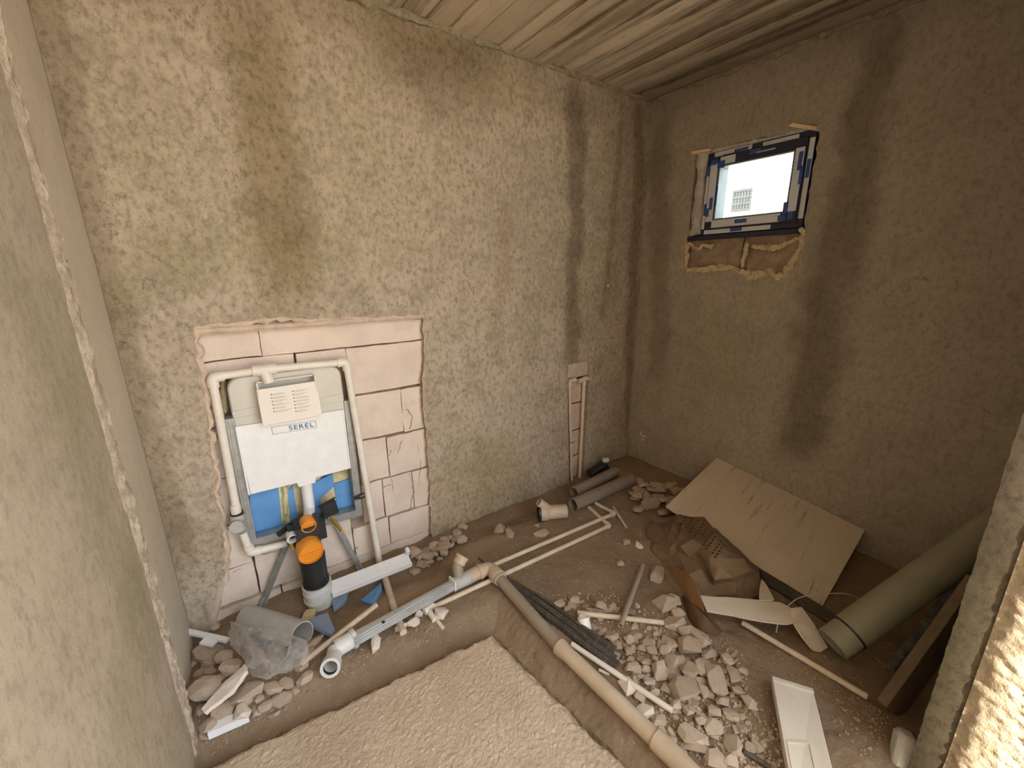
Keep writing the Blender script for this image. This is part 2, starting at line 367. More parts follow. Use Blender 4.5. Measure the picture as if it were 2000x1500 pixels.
M_filmb = simple('blue_film_patch', (.04, .09, .33), (.05, .10, .36), 14, .4, 30, .05, .001)
M_pvc = simple('white_window_bead', (.42, .49, .53), None, 8, .35, 30, .02, .001)
M_ink = simple('blue_print', (.02, .16, .30), None, 8, .5, bstr=0)
M_inkg = simple('grey_print', (.30, .26, .23), None, 8, .5, bstr=0)
M_house = simple('white_house_render', (.85, .84, .82), None, 2, .9, 30, .1, .003)
M_grille = simple('dark_window_grille', (.10, .10, .10), None, 4, .6, bstr=0)
M_gin = simple('dark_window_glass', (.12, .115, .10), None, 4, .4, bstr=0)  # flat dark pane behind the grille
M_out = simple('pale_concrete_ground', (.62, .53, .40), (.55, .47, .35), 2, .9, 30, .2, .004)
def glass_mat(name, tint, refl=.08):
    m, t, b = nt(name); t.nodes.remove(b); tr = N(t, 'BsdfTransparent'); tr.inputs[0].default_value = (*tint, 1); gl = N(t, 'BsdfGlossy'); gl.inputs['Roughness'].default_value = .02
    mx = N(t, 'MixShader'); mx.inputs[0].default_value = refl; t.links.new(tr.outputs[0], mx.inputs[1]); t.links.new(gl.outputs[0], mx.inputs[2]); t.links.new(mx.outputs[0], t.nodes['Material Output'].inputs[0]); return m
M_glass = glass_mat('window_glass', (.93, .98, .98))
def bag_mat():
    m, t, b = nt('clear_plastic_film'); co = coord(t)
    b.inputs['Base Color'].default_value = (.9, .89, .88, 1); b.inputs['Roughness'].default_value = .28; b.inputs['Specular IOR Level'].default_value = .7
    tr = N(t, 'BsdfTransparent'); mx = N(t, 'MixShader'); f = ramp(t, noi(t, co, 14, 5), .3, .7); lw = N(t, 'LayerWeight', i_Blend=.35)
    f2 = math_(t, 'ADD', math_(t, 'ADD', .22, math_(t, 'MULTIPLY', f, .2)), math_(t, 'MULTIPLY', lw.outputs['Facing'], .5), clamp=True); t.links.new(f2, mx.inputs[0])
    tl = N(t, 'BsdfTranslucent'); tl.inputs[0].default_value = (.9, .89, .88, 1); m0 = N(t, 'MixShader'); m0.inputs[0].default_value = .55; t.links.new(b.outputs[0], m0.inputs[1]); t.links.new(tl.outputs[0], m0.inputs[2])
    t.links.new(tr.outputs[0], mx.inputs[1]); t.links.new(m0.outputs[0], mx.inputs[2]); t.links.new(mx.outputs[0], t.nodes['Material Output'].inputs[0])
    bump(t, b, noi(t, co, 30, 5, .6), .6, .01); return m
M_bag = bag_mat()

# ------------------------------------------------------------------ floor, ground and screed bed
def grid(x0, x1, y0, y1, st, f):
    nx = int((x1-x0)/st); ny = int((y1-y0)/st); vs = []; fs = []
    for j in range(ny+1):
        for i in range(nx+1):
            x = lerp(x0, x1, i/nx); y = lerp(y0, y1, j/ny); vs.append((x, y, f(x, y)))
    W = nx+1
    fs = [(j*W+i, j*W+i+1, (j+1)*W+i+1, (j+1)*W+i) for j in range(ny) for i in range(nx)]
    return vs, fs
def floor_h(x, y):
    d = bed_d(x, y); z = gz(x, y)
    if d < .0: return z-.02
    g = .5+.5*noise.noise(V((x*60, y*60, 0))); g2 = noise.noise(V((x*120, y*120, 9)))
    k = 1.3 if 0 < d < .2 else .7
    return z+k*(.006*g*g+.0022*g2+.0022*random.random()**2)
mb = MB(); mb.add(*grid(LX-.05, WX+.06, -.3, WY+.1, .0085, floor_h))
o = mb.build('floor', M_dirt, smooth=60); tag(o, kind='structure')
def bed_h(x, y):
    d = -bed_d(x, y); e = noise.fractal(V((x*16, y*16, 1)), 1, 2, 3)*.012
    z = -.085+.068*sstep(-.012, .05, d+e)+.006*noise.fractal(V((x*2.2, y*2.2, 2)), 1, 2, 3)
    g = noise.noise(V((x*110, y*110, 4))); g2 = noise.noise(V((x*60, y*60, 7)))
    return z+.0022*max(0, g+.1)+.0016*g2+.0036*random.random()**2
mb = MB(); mb.add(*grid(-.28, .97, -.28, 1.43, .0043, bed_h)); 
o = mb.build('screed_bed', M_bed, smooth=50, org=(.3, .7, -.05)); tag(o, 'rough pale screed bed with grainy surface in front of the drain pipes', 'screed', kind='stuff')
mb = MB(); mb.box2((-9, -14, -.12), (14, -.29, -.02)); mb.box2((WX+.3, -.29, -.6), (16, 14, -.5))
o = mb.build('ground_outside', M_out); tag(o, kind='structure')

# ------------------------------------------------------------------ walls
niche = [( -.066, 1.300), (.16, 1.305), (.5, 1.292), (.909, 1.277), (.903, 1.08), (.88, .85), (.884, .6), (.886, .39), (.883, .2), (.878, .06), (.87, -.25), (-.24, -.25), (-.209, .003), (-.169, .109), (-.141, .164), (-.124, .293), (-.109, .453), (-.114, .58), (-.094, .65), (-.099, .72), (-.090, .844), (-.075, .964), (-.079, 1.084), (-.072, 1.238)]
chase = [(1.955, .872), (2.155, .868), (2.17, .74), (2.162, .5), (2.152, -.1), (2.15, -.25), (2.0, -.25), (1.998, -.1), (1.972, .4), (1.955, .7)]
niche_r = rough_line(niche, .02, .007); chase_r = rough_line(chase, .03, .003)
o = wall_mesh('wall_back', M_back, (LX-.06, -.3, WX+.08, CZ+.03), [niche_r, chase_r], lambda u, v, d: V((u, WY+d, v)), [.10, .08]); tag(o, kind='structure'); WB = o
ORG[o.name] = V((0, 0, 0))
mb = MB(); mb.box2((LX-.06, WY+.12, -.3), (WX+.08, WY+.30, CZ)); ob = mb.build('mortar_backing', M_mortar, WB)
# window hole + broken patch under it, on the right wall (u = y)
win_hole = [(1.712, 1.70), (1.722, 1.59), (1.708, 1.493), (1.62, 1.487), (1.511, 1.484), (1.411, 1.513), (1.34, 1.47), (1.285, 1.455), (1.171, 1.483), (1.119, 1.442), (1.067, 1.515), (1.033, 1.611), (1.021, 1.673), (1.03, 1.73), (1.032, 2.2), (1.2, 2.205), (1.5, 2.215), (1.712, 2.21)]
o = wall_mesh('wall_right', M_right, (-.3, -.3, WY+.08, CZ+.03), [rough_line(win_hole, .02, .005)], lambda u, v, d: V((WX+d, u, v)), [.22]); tag(o, kind='structure'); WR = o
mb = MB()
for a, b in (((WX+.10, -.3, -.6), (WX+.26, 1.0, CZ)), ((WX+.10, 1.73, -.6), (WX+.26, WY+.3, CZ)), ((WX+.05, 1.0, -.6), (WX+.26, 1.70, 1.685)), ((WX+.05, 1.0, 2.235), (WX+.26, 1.75, CZ)), ((WX+.10, 1.70, 1.685), (WX+.26, 1.73, 2.235)), ((WX+.10, 1.0, 1.685), (WX+.26, 1.02, 2.235)), ((WX+.06, 1.60, 1.68), (WX+.1, 1.74, 2.24)), ((WX+.068, 1.0, 1.66), (WX+.1, 1.06, 2.24)), ((WX+.06, 1.0, 2.165), (WX+.1, 1.74, 2.24)), ((WX+.068, 1.0, 1.66), (WX+.1, 1.74, 1.735))): mb.box2(a, b)
mb.build('wall_core', M_mortar, WR)
def left_x(y):
    return LX if y > 1.535 else LX2
mb = MB(); vs, fs = grid(-3.0, 1.535, -.3, CZ+.02, .06, lambda u, v: LX2+.004*noise.fractal(V((u*3, v*3, 8)), 1, 2, 3))
vs = [(z, x, y) for x, y, z in vs]; mb.add(vs, fs)
mb.box2((-.6, -3.0, -.3), (LX2-.012, 1.535, CZ+.02)); mb.box2((-.6, -3.0, CZ+.03), (LX2-.012, -.40, 5.6))  # unseen outer run and upper box, added to hold back sun and sky
o = mb.build('wall_left', M_left, smooth=40); tag(o, kind='structure'); WL = o
mb = MB(); mb.box2((-.6, 1.50, -.3), (LX, WY+.1, CZ+.02)); mb.build('smooth_strip', M_strip, WL)
# lumpy raised seam of plaster running up the left wall
mb = MB(); nv = 220; seg = 14
vs = []; fs = []
for j in range(nv+1):
    z = lerp(-.1, CZ, j/nv); yc = 1.492+.010*noise.noise(V((0, z*3.1, 4)))+.006*noise.noise(V((3, z*9, 4))); hw = .072+.014*noise.noise(V((1, z*7, 1)))
    for k in range(seg):
        q = k/(seg-1); h = (sin(pi*q)**.35)*(.043+.008*noise.noise(V((z*14, k*.9, 2)))+.006*noise.noise(V((z*45, k*1.9, 7))))
        vs.append((LX-.01+h, yc+(.5-q)*2*hw+.004*noise.noise(V((z*40, k*2., 5))), z))
fs = [(j*seg+k, j*seg+k+1, (j+1)*seg+k+1, (j+1)*seg+k) for j in range(nv) for k in range(seg-1)]
mb.add(vs, fs); mb.build('plaster_ridge', M_ridge, WL, smooth=30)
# front wall: the end beside the opening
mb = MB()
def jamb_face(y0, y1, st, f, mi):
    ny = max(2, int((y1-y0)/st)); nz = int(3.0/st); vs = []
    for j in range(nz+1):
        for i in range(ny+1):
            y = lerp(y0, y1, i/ny); z = lerp(-.35, CZ+.03, j/nz); vs.append(f(y, z, i/ny))
    W = ny+1; mb.add(vs, [(j*W+i, (j+1)*W+i, (j+1)*W+i+1, j*W+i+1) for j in range(nz) for i in range(ny)], mi)
jamb_face(-.012, .062, .012, lambda y, z, q: (JX+.003*noise.noise(V((y*9, z*9, 1))), y+(.003*noise.noise(V((0, z*14, 2)))+.0035*noise.noise(V((0, z*60, 2))))*(q > .99), z), 0)
mb.add([(JX, .062, -.35), (WX+.1, .062, -.35), (WX+.1, .062, CZ+.03), (JX, .062, CZ+.03)], [(0, 1, 2, 3)])
mb.add([(JX+.02, -.36, -.35), (WX+.1, -.36, -.35), (WX+.1, -.36, CZ+.03), (JX+.02, -.36, CZ+.03)], [(0, 1, 2, 3)])
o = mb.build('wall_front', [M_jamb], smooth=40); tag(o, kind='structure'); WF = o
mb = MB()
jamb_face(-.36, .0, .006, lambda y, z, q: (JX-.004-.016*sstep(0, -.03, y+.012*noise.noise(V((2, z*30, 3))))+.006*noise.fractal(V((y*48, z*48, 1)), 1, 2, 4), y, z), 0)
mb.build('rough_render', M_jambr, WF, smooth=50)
# ceiling
mb = MB(); mb.box2((-.7, -.36, CZ+.02), (WX+.3, WY+.3, CZ+.2)); o = mb.build('ceiling', M_ceil); tag(o, kind='structure'); CE = o
x = -.36; k = 0
while x < WX-.02:
    wd = random.choice((.085, .105, .12, .14)); x1 = min(x+wd, WX+.05); dz = random.uniform(-.010, .008)
    mb = MB(); n = 40; vs = []
    for i in range(n+1):
        y = lerp(-.37, WY+.05, i/n)
        for q, xx in enumerate((x+.004+.005*noise.noise(V((x, y*6, 1))), lerp(x, x1, .33), lerp(x, x1, .66), x1-.004+.005*noise.noise(V((x1, y*6, 2))))):
            vs.append((xx, y, CZ+dz+(.0 if q in (1, 2) else .009)+.002*noise.noise(V((xx*20, y*5, 3)))))
        vs.append((x1-.002, y, CZ+.03)); vs.append((x+.002, y, CZ+.03))
    W = 6; mb.add(vs, [(i*W+a, (i+1)*W+a, (i+1)*W+(a+1) % W, i*W+(a+1) % W) for i in range(n) for a in range(W)])
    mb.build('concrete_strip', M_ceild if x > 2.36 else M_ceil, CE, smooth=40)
    if random.random() < .95:               # fin of grout squeezed between two boards
        ya = random.uniform(-.3, 1.2); yb = random.uniform(ya+.5, WY); m2 = MB()
        m2.tube([V((x1+.003*noise.noise(V((y*9, x, 1))), y, CZ+dz-.001)) for y in [lerp(ya, yb, i/40) for i in range(41)]], [(.006+.004*noise.noise(V((i*.9, x, 4))))*min(1, (i+.3)/8, (40.3-i)/8) for i in range(41)], 6, lump=.4)
        m2.build('grout_fin', M_fin, CE)
    x = x1
# lumpy plaster where wall and ceiling meet
def bead(name, pts, r, mat, parent, lump=.5, seg=8):
    mb = MB(); n = len(pts); mb.tube(pts, [r*(1+.6*noise.noise(p*9)) for p in pts], seg, lump=lump); return mb.build(name, mat, parent, smooth=40)
M_bead = plaster('plaster_bead', 0, tuple(x*.85 for x in TAN), tuple(x*.7 for x in TAN), [], bstr=.9, pits=.9)
bead('plaster_edge', [V((lerp(LX, WX, i/150), WY-.0+.012*noise.noise(V((i*.21, 0, 0))), CZ-.0+.012*noise.noise(V((i*.33, 5, 0))))) for i in range(151)], .018, M_bead, WB)
bead('plaster_edge', [V((WX+.0+.012*noise.noise(V((i*.21, 3, 0))), lerp(.0, WY, i/120), CZ+.012*noise.noise(V((i*.33, 8, 0))))) for i in range(121)], .02, M_bead, WR)
bead('corner_ridge', [V((WX-.0, WY-.0+.003*noise.noise(V((i*.4, 0, 2))), lerp(-.05, CZ, i/80))) for i in range(81)], .009, M_bead, WB, .3)

# ------------------------------------------------------------------ blocks seen in the opening of the back wall
def block(name, x0, x1, z0, z1, y, parent, mat, dp=.10, chip=.004):
    mb = MB(); nx = max(2, int((x1-x0)/.035)); nz = max(2, int((z1-z0)/.035)); vs = []
    for j in range(nz+1):
        for i in range(nx+1):
            e = (i in (0, nx))+(j in (0, nz)); xx = lerp(x0, x1, i/nx); zz = lerp(z0, z1, j/nz)
            cx = chip*noise.noise(V((xx*30, zz*30, y*50+x0))); cz_ = chip*noise.noise(V((xx*30, zz*30, 9+z0)))
            yy = y+(.003 if e else 0)+.009*noise.fractal(V((xx*7, zz*7, x0*9)), 1, 2, 3)
            vs.append((xx+(cx if e else 0), yy, zz+(cz_ if e else 0)))
    W = nx+1; fs = [(j*W+i, j*W+i+1, (j+1)*W+i+1, (j+1)*W+i) for j in range(nz) for i in range(nx)]
    rim = [i for i in range(W)]+[j*W+nx for j in range(1, nz+1)]+[nz*W+i for i in range(nx-1, -1, -1)]+[j*W for j in range(nz-1, 0, -1)]
    n0 = len(vs); vs += [(vs[i][0], y+dp, vs[i][2]) for i in rim]; R = len(rim)
    fs += [(rim[i], n0+i, n0+(i+1) % R, rim[(i+1) % R]) for i in range(R)]
    mb.add(vs, fs); return mb.build(name, mat, parent, smooth=30)
YB = WY+.040
g = .0012
for (x0, x1, z0, z1) in [(-.10, .15, 1.150, 1.34), (.15, .772, 1.148, 1.34), (.772, .96, 1.146, 1.34),
        (-.13, .272, 1.065, 1.146), (.280, .505, 1.065, 1.144), (.505, .93, .900, 1.142), (-.13, -.03, .86, 1.06),
        (.505, .762, .650, .893), (.766, .93, .640, .888), (.505, .66, .405, .642), (.664, .93, .400, .633),
        (.500, .615, .165, .397), (.619, .79, .160, .394), (.793, .93, .155, .390),
        (-.16, -.03, .62, .855), (-.17, -.03, .39, .615), (-.19, -.035, .17, .385),
        (-.28, -.03, -.01, .165), (-.025, .19, -.02, .245), (.194, .43, -.02, .240), (.434, .63, -.02, .156), (.634, .93, -.02, .150),
        (-.28, .06, -.30, -.03), (.065, .42, -.30, -.028), (.425, .93, -.30, -.025)]:
    block('block', x0+g, x1-g, z0+g, z1-g, YB+random.uniform(-.004, .004), WB, M_block)
# chipped cracks: shallow dark grooves cut proud of nothing, as thin recessed strips
def crack(pts, parent, y, mat=M_mortar, r=.0028):
    mb = MB(); P = [V((p[0], y, p[1])) for p in pts]; Q = []
    for a, b in zip(P, P[1:]):
        for i in range(5): Q.append(lerp(a, b, i/5)+V((random.uniform(-1, 1)*.004, 0, random.uniform(-1, 1)*.004)))
    Q.append(P[-1]); mb.tube(Q, [r*random.uniform(.4, 1.1) for _ in Q], 5); return mb.build('crack', mat, parent)
def cpx(l): return [(PY(a, b, YB)[0], PY(a, b, YB)[2]) for a, b in l]
for l in ([(795, 800), (806, 815), (800, 838)], [(785, 860), (778, 885)], [(815, 870), (822, 910), (818, 950)], [(800, 925), (808, 960), (800, 1000)],
          [(455, 1105), (485, 1088), (540, 1078)], [(455, 1118), (470, 1110)], [(655, 1098), (700, 1070)], [(745, 955), (765, 945)], [(765, 880), (750, 905)], [(690, 1075), (712, 1058)], [(765, 935), (768, 960)]):
    crack(cpx(l), WB, YB+.001)
# pale ragged plaster rim round the opening
def rim(poly2d, y, parent, mat, r=.008, name='broken_rim'):
    P = [V((p[0], y, p[1])) for p in poly2d]
    mb = MB(); mb.tube(P, [r*(1+.9*noise.noise(p*31)) for p in P], 7, lump=.6); return mb.build(name, mat, parent, smooth=35)
top = [p for p in niche_r if p[1] > -.12]
i0 = max(range(len(niche_r)), key=lambda i: niche_r[i][0]+niche_r[i][1]*0 if niche_r[i][1] < -.2 else -9)
ordered = niche_r[i0:]+niche_r[:i0]
left_side = [p for p in ordered if p[0] < .1 and p[1] > -.1 and p[0] < -.05]
rim(left_side, WY+.006, WB, M_rim, .014)
rim([p for p in niche_r if p[1] > 1.262], WY+.006, WB, M_rim, .011)
rim([p for p in niche_r if p[0] > .86 and -.12 < p[1] < 1.28], WY+.008, WB, M_rim, .005)
# blue insulation and foam behind the frame, part of the wall
def patch(name, pts, y, th, mat, parent, amp=0., sub=0):
    poly = [PY(a, b, y) for a, b in pts]; mb = MB(); mb.prism(poly, (0, th, 0)); return mb.build(name, mat, parent)
YI = WY+.075
for l in ([(486, 958), (543, 942), (552, 1032), (540, 1040), (497, 1058)], [(562, 958), (572, 948), (584, 1026), (570, 1036)], [(603, 948), (650, 925), (653, 950), (625, 975), (630, 1000), (604, 1012)], [(653, 945), (684, 935), (690, 1006), (660, 1008)],
          [(448, 742), (460, 728), (512, 724), (512, 745), (450, 745)], [(612, 1020), (640, 1016), (644, 1045), (620, 1050)]):
    patch('insulation_board', l, YI, .03, M_blue, WB)
def lumpy(name, pts, y, mat, parent, th=.03, amp=.012, n=14):
    poly = [PY(a, b, y) for a, b in pts]; P2 = [V((p.x, p.z)) for p in poly]
    ring = rough_line(P2, .012, .003); x0 = min(p.x for p in ring); x1 = max(p.x for p in ring); z0 = min(p.y for p in ring); z1 = max(p.y for p in ring)
    ins = [V((lerp(x0, x1, (i+.5)/n), lerp(z0, z1, (j+.5)/n))) for i in range(n) for j in range(n)]
    ins = [p for p in ins if inside(p, ring) and min((p-q).length for q in ring) > .005]
    ov, oe, of, *_ = geometry.delaunay_2d_cdt(ring+ins, [(i, (i+1) % len(ring)) for i in range(len(ring))], [], 1, 1e-6)
    mb = MB(); R = len(ring); vs = []
    for i, p in enumerate(ov):
        d = min((p-q).length for q in ring); vs.append((p.x, y+th-min(th, d*1.6)-amp*max(0, noise.noise(V((p.x*70, p.y*70, y))))*min(1, d/.01), p.y))
    mb.add(vs, [tuple(f) for f in of]); return mb.build(name, mat, parent, smooth=50)
for l in ([(486, 940), (690, 920), (696, 1015), (612, 1030), (600, 1000), (560, 1046), (492, 1070)], [(505, 1052), (545, 1040), (562, 1022), (560, 1050), (512, 1066)], [(545, 945), (570, 940), (567, 1000), (560, 1030), (550, 1030)], [(650, 928), (685, 915), (690, 940), (655, 952), (650, 990), (628, 998), (630, 980)],
          [(690, 772), (716, 768), (710, 790), (697, 808), (690, 805)], [(430, 745), (440, 740), (446, 800), (440, 830), (432, 800)], [(600, 1015), (625, 1008), (620, 1022), (602, 1026)]):
    lumpy('foam_patch', l, YI-.006 if len(l) < 7 else YI+.01, M_foam, WB)
# blocks in the pipe chase
for (z0, z1) in ((.745, .90), (.56, .74), (.345, .555), (.14, .34), (-.05, .135), (-.3, -.055)): block('block', 1.93, 2.20, z0+.004, z1-.004, WY+.045, WB, M_block if z0 > 2 else M_pipebeige if 0 else M_rim)
block('block', 1.945, 2.165, .765, .89, WY+.012, WB, M_rim, .05, .008)

# ------------------------------------------------------------------ window in the right wall
WN = thing('window_1', (WX, 1.33, 1.70), None, None); tag(WN, kind='structure')
y0, y1, z0, z1 = 1.040, 1.622, 1.715, 2.188
def rails(name, ya, yb, za, zb, wd, xf, dp, mat, parent):
    for nm, P in (('l', [(yb, za), (yb, zb), (yb-wd, zb-wd), (yb-wd, za+wd)]), ('r', [(ya, zb), (ya, za), (ya+wd, za+wd), (ya+wd, zb-wd)]), ('t', [(yb, zb), (ya, zb), (ya+wd, zb-wd), (yb-wd, zb-wd)]), ('b', [(ya, za), (yb, za), (yb-wd, za+wd), (ya+wd, za+wd)])):
        mb = MB(); mb.prism([V((xf, a, b)) for a, b in P], (dp, 0, 0)); mb.build(name, mat, parent, bev=.002)
rails('frame_rail', y0, y1, z0, z1, .045, WX-.004, .07, M_navy, WN)
rails('sash_rail', y0+.030, y1-.030, z0+.030, z1-.030, .055, WX-.022, .11, M_navy, WN)
rails('glazing_bead', y0+.083, y1-.083, z0+.083, z1-.083, .008, WX-.016, .10, M_pvc, WN)
mb = MB(); mb.box2((WX+.074, y0+.08, z0+.08), (WX+.080, y1-.08, z1-.08)); mb.build('glass_pane', M_glass, WN)
def film(ya, yb, za, zb, x, mat, name='protective_film'):
    mb = MB(); mb.box2((x-.0012, ya, za), (x, yb, zb)); mb.build(name, mat, WN)
xs = WX-.022; xf = WX-.004
film(1.542, 1.588, 1.79, 2.12, xs, M_film); film(1.075, 1.118, 1.80, 2.11, xs, M_film); film(1.15, 1.545, 1.752, 1.796, xs, M_film); film(1.44, 1.53, 2.108, 2.15, xs, M_film); film(1.12, 1.3, 2.155, 2.182, xf, M_film); film(1.36, 1.58, 2.162, 2.186, xf, M_film)
film(1.594, 1.62, 1.75, 2.10, xf, M_film); film(1.042, 1.066, 1.76, 2.15, xf, M_film); film(1.2, 1.6, 1.718, 1.742, xf, M_film)
for (a, b, c, d, x) in [(1.552, 1.572, 1.86, 1.93, xs), (1.598, 1.616, 1.83, 1.90, xf), (1.57, 1.588, 1.82, 1.87, xs), (1.50, 1.545, 2.09, 2.13, xs), (1.55, 1.588, 2.115, 2.145, xs), (1.38, 1.46, 2.164, 2.18, xf), (1.3, 1.36, 2.13, 2.152, xs), (1.597, 1.618, 2.06, 2.12, xf),
        (1.08, 1.10, 2.0, 2.09, xs), (1.045, 1.063, 1.96, 2.05, xf), (1.07, 1.085, 1.93, 2.02, xs), (1.33, 1.40, 1.765, 1.787, xs), (1.36, 1.43, 1.722, 1.742, xf), (1.115, 1.14, 1.79, 1.85, xs), (1.12, 1.16, 1.755, 1.785, xs), (1.085, 1.11, 1.76, 1.80, xs), (1.43, 1.53, 2.155, 2.165, xf)]:
    film(a, b, c, d, x-.0012, M_filmb, 'film_patch')
film(1.530, 1.5385, 1.88, 1.99, WX-.0165, M_filmb, 'film_patch')
mb = MB(); mb.box2((WX-.034, 1.22, 2.128), (WX-.022, 1.32, 2.136)); mb.build('handle', M_pvc, WN, bev=.002)
mb = MB(); mb.box2((WX-.012, 1.055, 1.685), (WX+.10, 1.712, 1.712)); mb.build('window_sill', M_navy, WN, bev=.003)
bead('foam_strip', [V((WX+.02+.004*noise.noise(V((i, 0, 0))), 1.668+.006*noise.noise(V((i*.4, 1, 0))), lerp(1.715, 2.205, i/40))) for i in range(41)], .036, M_foamg, WN, .25, 12)
bead('foam_strip', [V((WX+.018, lerp(1.70, 1.03, i/40), lerp(2.205, 2.196, i/40)+.005*noise.noise(V((i*.5, 4, 0))))) for i in range(41)], .017, M_foamg, WN, .5, 10)
mb = MB(); mb.prism([V((WX-.03, 1.725, 2.205)), V((WX-.03, 1.60, 2.198)), V((WX-.03, 1.60, 2.212)), V((WX-.03, 1.725, 2.222))], (.07, 0, 0)); mb.build('wooden_shim', M_woodl, WN)
mb = MB(); mb.prism([V((WX-.025, 1.175, 2.226)), V((WX-.025, 1.035, 2.172)), V((WX-.025, 1.035, 2.190)), V((WX-.025, 1.155, 2.238))], (.07, 0, 0)); mb.build('wooden_shim', M_woodl, WN)
# broken patch under the sill: two bricks framed by tan foam
for (ya, yb) in ((1.02, 1.345), (1.362, 1.72)):
    mb = MB(); n = 10; vs = []
    for j in range(7):
        for i in range(n+1):
            y = lerp(ya, yb, i/n); z = lerp(1.44, 1.685, j/6); vs.append((WX+.022+(.012 if i in (0, n) else 0)+.012*noise.fractal(V((y*12, z*12, 1)), 1, 2, 3), y, z))
    mb.add(vs, [(j*(n+1)+i, j*(n+1)+i+1, (j+1)*(n+1)+i+1, (j+1)*(n+1)+i) for j in range(6) for i in range(n)]); mb.build('brick', simple('old_brick', (.40, .29, .20), (.26, .19, .14), 14, .95, 30, .5, .006), WR, smooth=30)
def foamline(l, r):
    P = []
    for a, b in zip(l, l[1:]):
        A = PX(*a, WX+.004); B = PX(*b, WX+.004)
        for i in range(8): P.append(lerp(A, B, i/8)+V((0, random.uniform(-1, 1)*.006, random.uniform(-1, 1)*.006)))
    bead('foam_bead', P, r, M_foamo, WR, .7, 8)
foamline([(1345, 474), (1341, 500), (1341, 528), (1390, 526), (1425, 522), (1448, 530)], .017)
foamline([(1460, 474), (1455, 500), (1448, 524)], .014)
foamline([(1448, 530), (1465, 540), (1490, 532), (1505, 530), (1520, 545), (1545, 520), (1560, 490), (1570, 460), (1565, 445)], .019)
foamline([(1350, 478), (1365, 486), (1378, 478), (1388, 484), (1395, 476)], .012); foamline([(1470, 482), (1510, 484), (1540, 476), (1562, 462)], .016)

mb = MB()
for a, b, w_, h_ in ((1252, 846, .012, .03), (1258, 852, .03, .008), (1256, 858, .008, .02), (1187, 558, .010, .014)):
    p = PX(a, b, WX-.001) if a > 1230 else PY(a, b, WY-.001); mb = MB(); mb.box(p, (.004 if a > 1230 else w_, w_ if a > 1230 else .004, h_), None, .003); mb.build('plaster_splash', M_stonew, WR if a > 1230 else WB)
# house beyond the window
HX = 9.
H = thing('neighbour_house', (HX, 5, -.5), 'white rendered house wall with a grilled window, seen through the small window', 'house')
mb = MB(); mb.box2((HX, .5, -.5), (HX+5, 13, 4.6)); mb.build('wall', M_house, H)
pa = PX(1437, 375, HX); pb = PX(1466, 409, HX)
f = MB().box2((HX-.03, pb.y, pb.z), (HX+.02, pa.y, pa.z)).build('window', M_gin, H)
mb = MB()
for i in range(7): y = lerp(pb.y, pa.y, i/6); mb.box2((HX-.07, y-.022, pb.z-.02), (HX-.035, y+.022, pa.z+.02))
for i in range(4): z = lerp(pb.z, pa.z, i/3); mb.box2((HX-.075, pb.y-.02, z-.022), (HX-.04, pa.y+.02, z+.022))
mb.build('window_grille', M_grille, f)

# ------------------------------------------------------------------ concealed toilet cistern
T = thing('toilet_cistern', (.22, WY, .0), 'concealed toilet cistern with white front panel and steel frame set in the wall opening', 'cistern')
YF = WY+.004                              # front of the steel frame
def fr(a, b, wd=.034, dp=.05):
    A = V(a); B = V(b); d = (B-A); mb = MB(); nrm = V((-d.z, 0, d.x)).normalized()*wd/2
    mb.prism([A-nrm, B-nrm, B+nrm, A+nrm], (0, dp, 0)); mb.prism([A-nrm*.45+V((0, -.0015, 0)), B-nrm*.45+V((0, -.0015, 0)), B+nrm*.45+V((0, -.0015, 0)), A+nrm*.45+V((0, -.0015, 0))], (0, .002, 0))
    mb.build('frame_rail', M_galv, T, bev=.0015)
fr((-.014, YF, .90), (-.018, YF, .275)); fr((.476, YF, .89), (.470, YF, .262)); fr((-.03, YF-.001, .282), (.487, YF-.001, .262), .040)
def rounded(x0, x1, z0, z1, r, n=6):
    P = []
    for cx, cz, a in ((x1-r, z1-r, 0), (x0+r, z1-r, 90)):
        for i in range(n+1): q = radians(a+90*i/n); P.append((cx+r*cos(q), cz+r*sin(q)))
    return P+[(x0, z0), (x1, z0)]
tk = MB(); tk.prism([V((a, YF+.004, b)) for a, b in rounded(-.002, .462, .80, 1.075, .055)], (0, .085, 0)); tank = tk.build('tank', M_tank, T, bev=.006, smooth=30)
for q_ in (((.0, .895), (.12, .9), (.12, .935), (.0, .93)), ((.35, .885), (.46, .89), (.46, .93), (.35, .925))): mb = MB(); mb.prism([V((a, YF+.001, b)) for a, b in q_], (0, .006, 0)); mb.build('moulded_rib', M_tank, tank, bev=.002)
mb = MB(); mb.prism([V((x, YF-.012, z)) for x, z in ((.004, .862), (.446, .850), (.446, .532), (.285, .532), (.28, .505), (.205, .505), (.20, .530), (.010, .533))], (0, .05, 0)); pan = mb.build('front_panel', M_panel, T, bev=.002)
for x_, z_ in ((.0, .862), (.443, .85)): mb = MB(); mb.box2((x_, YF-.016, .535), (x_+.008, YF+.01, z_)); mb.build('panel_edge', M_white, pan)
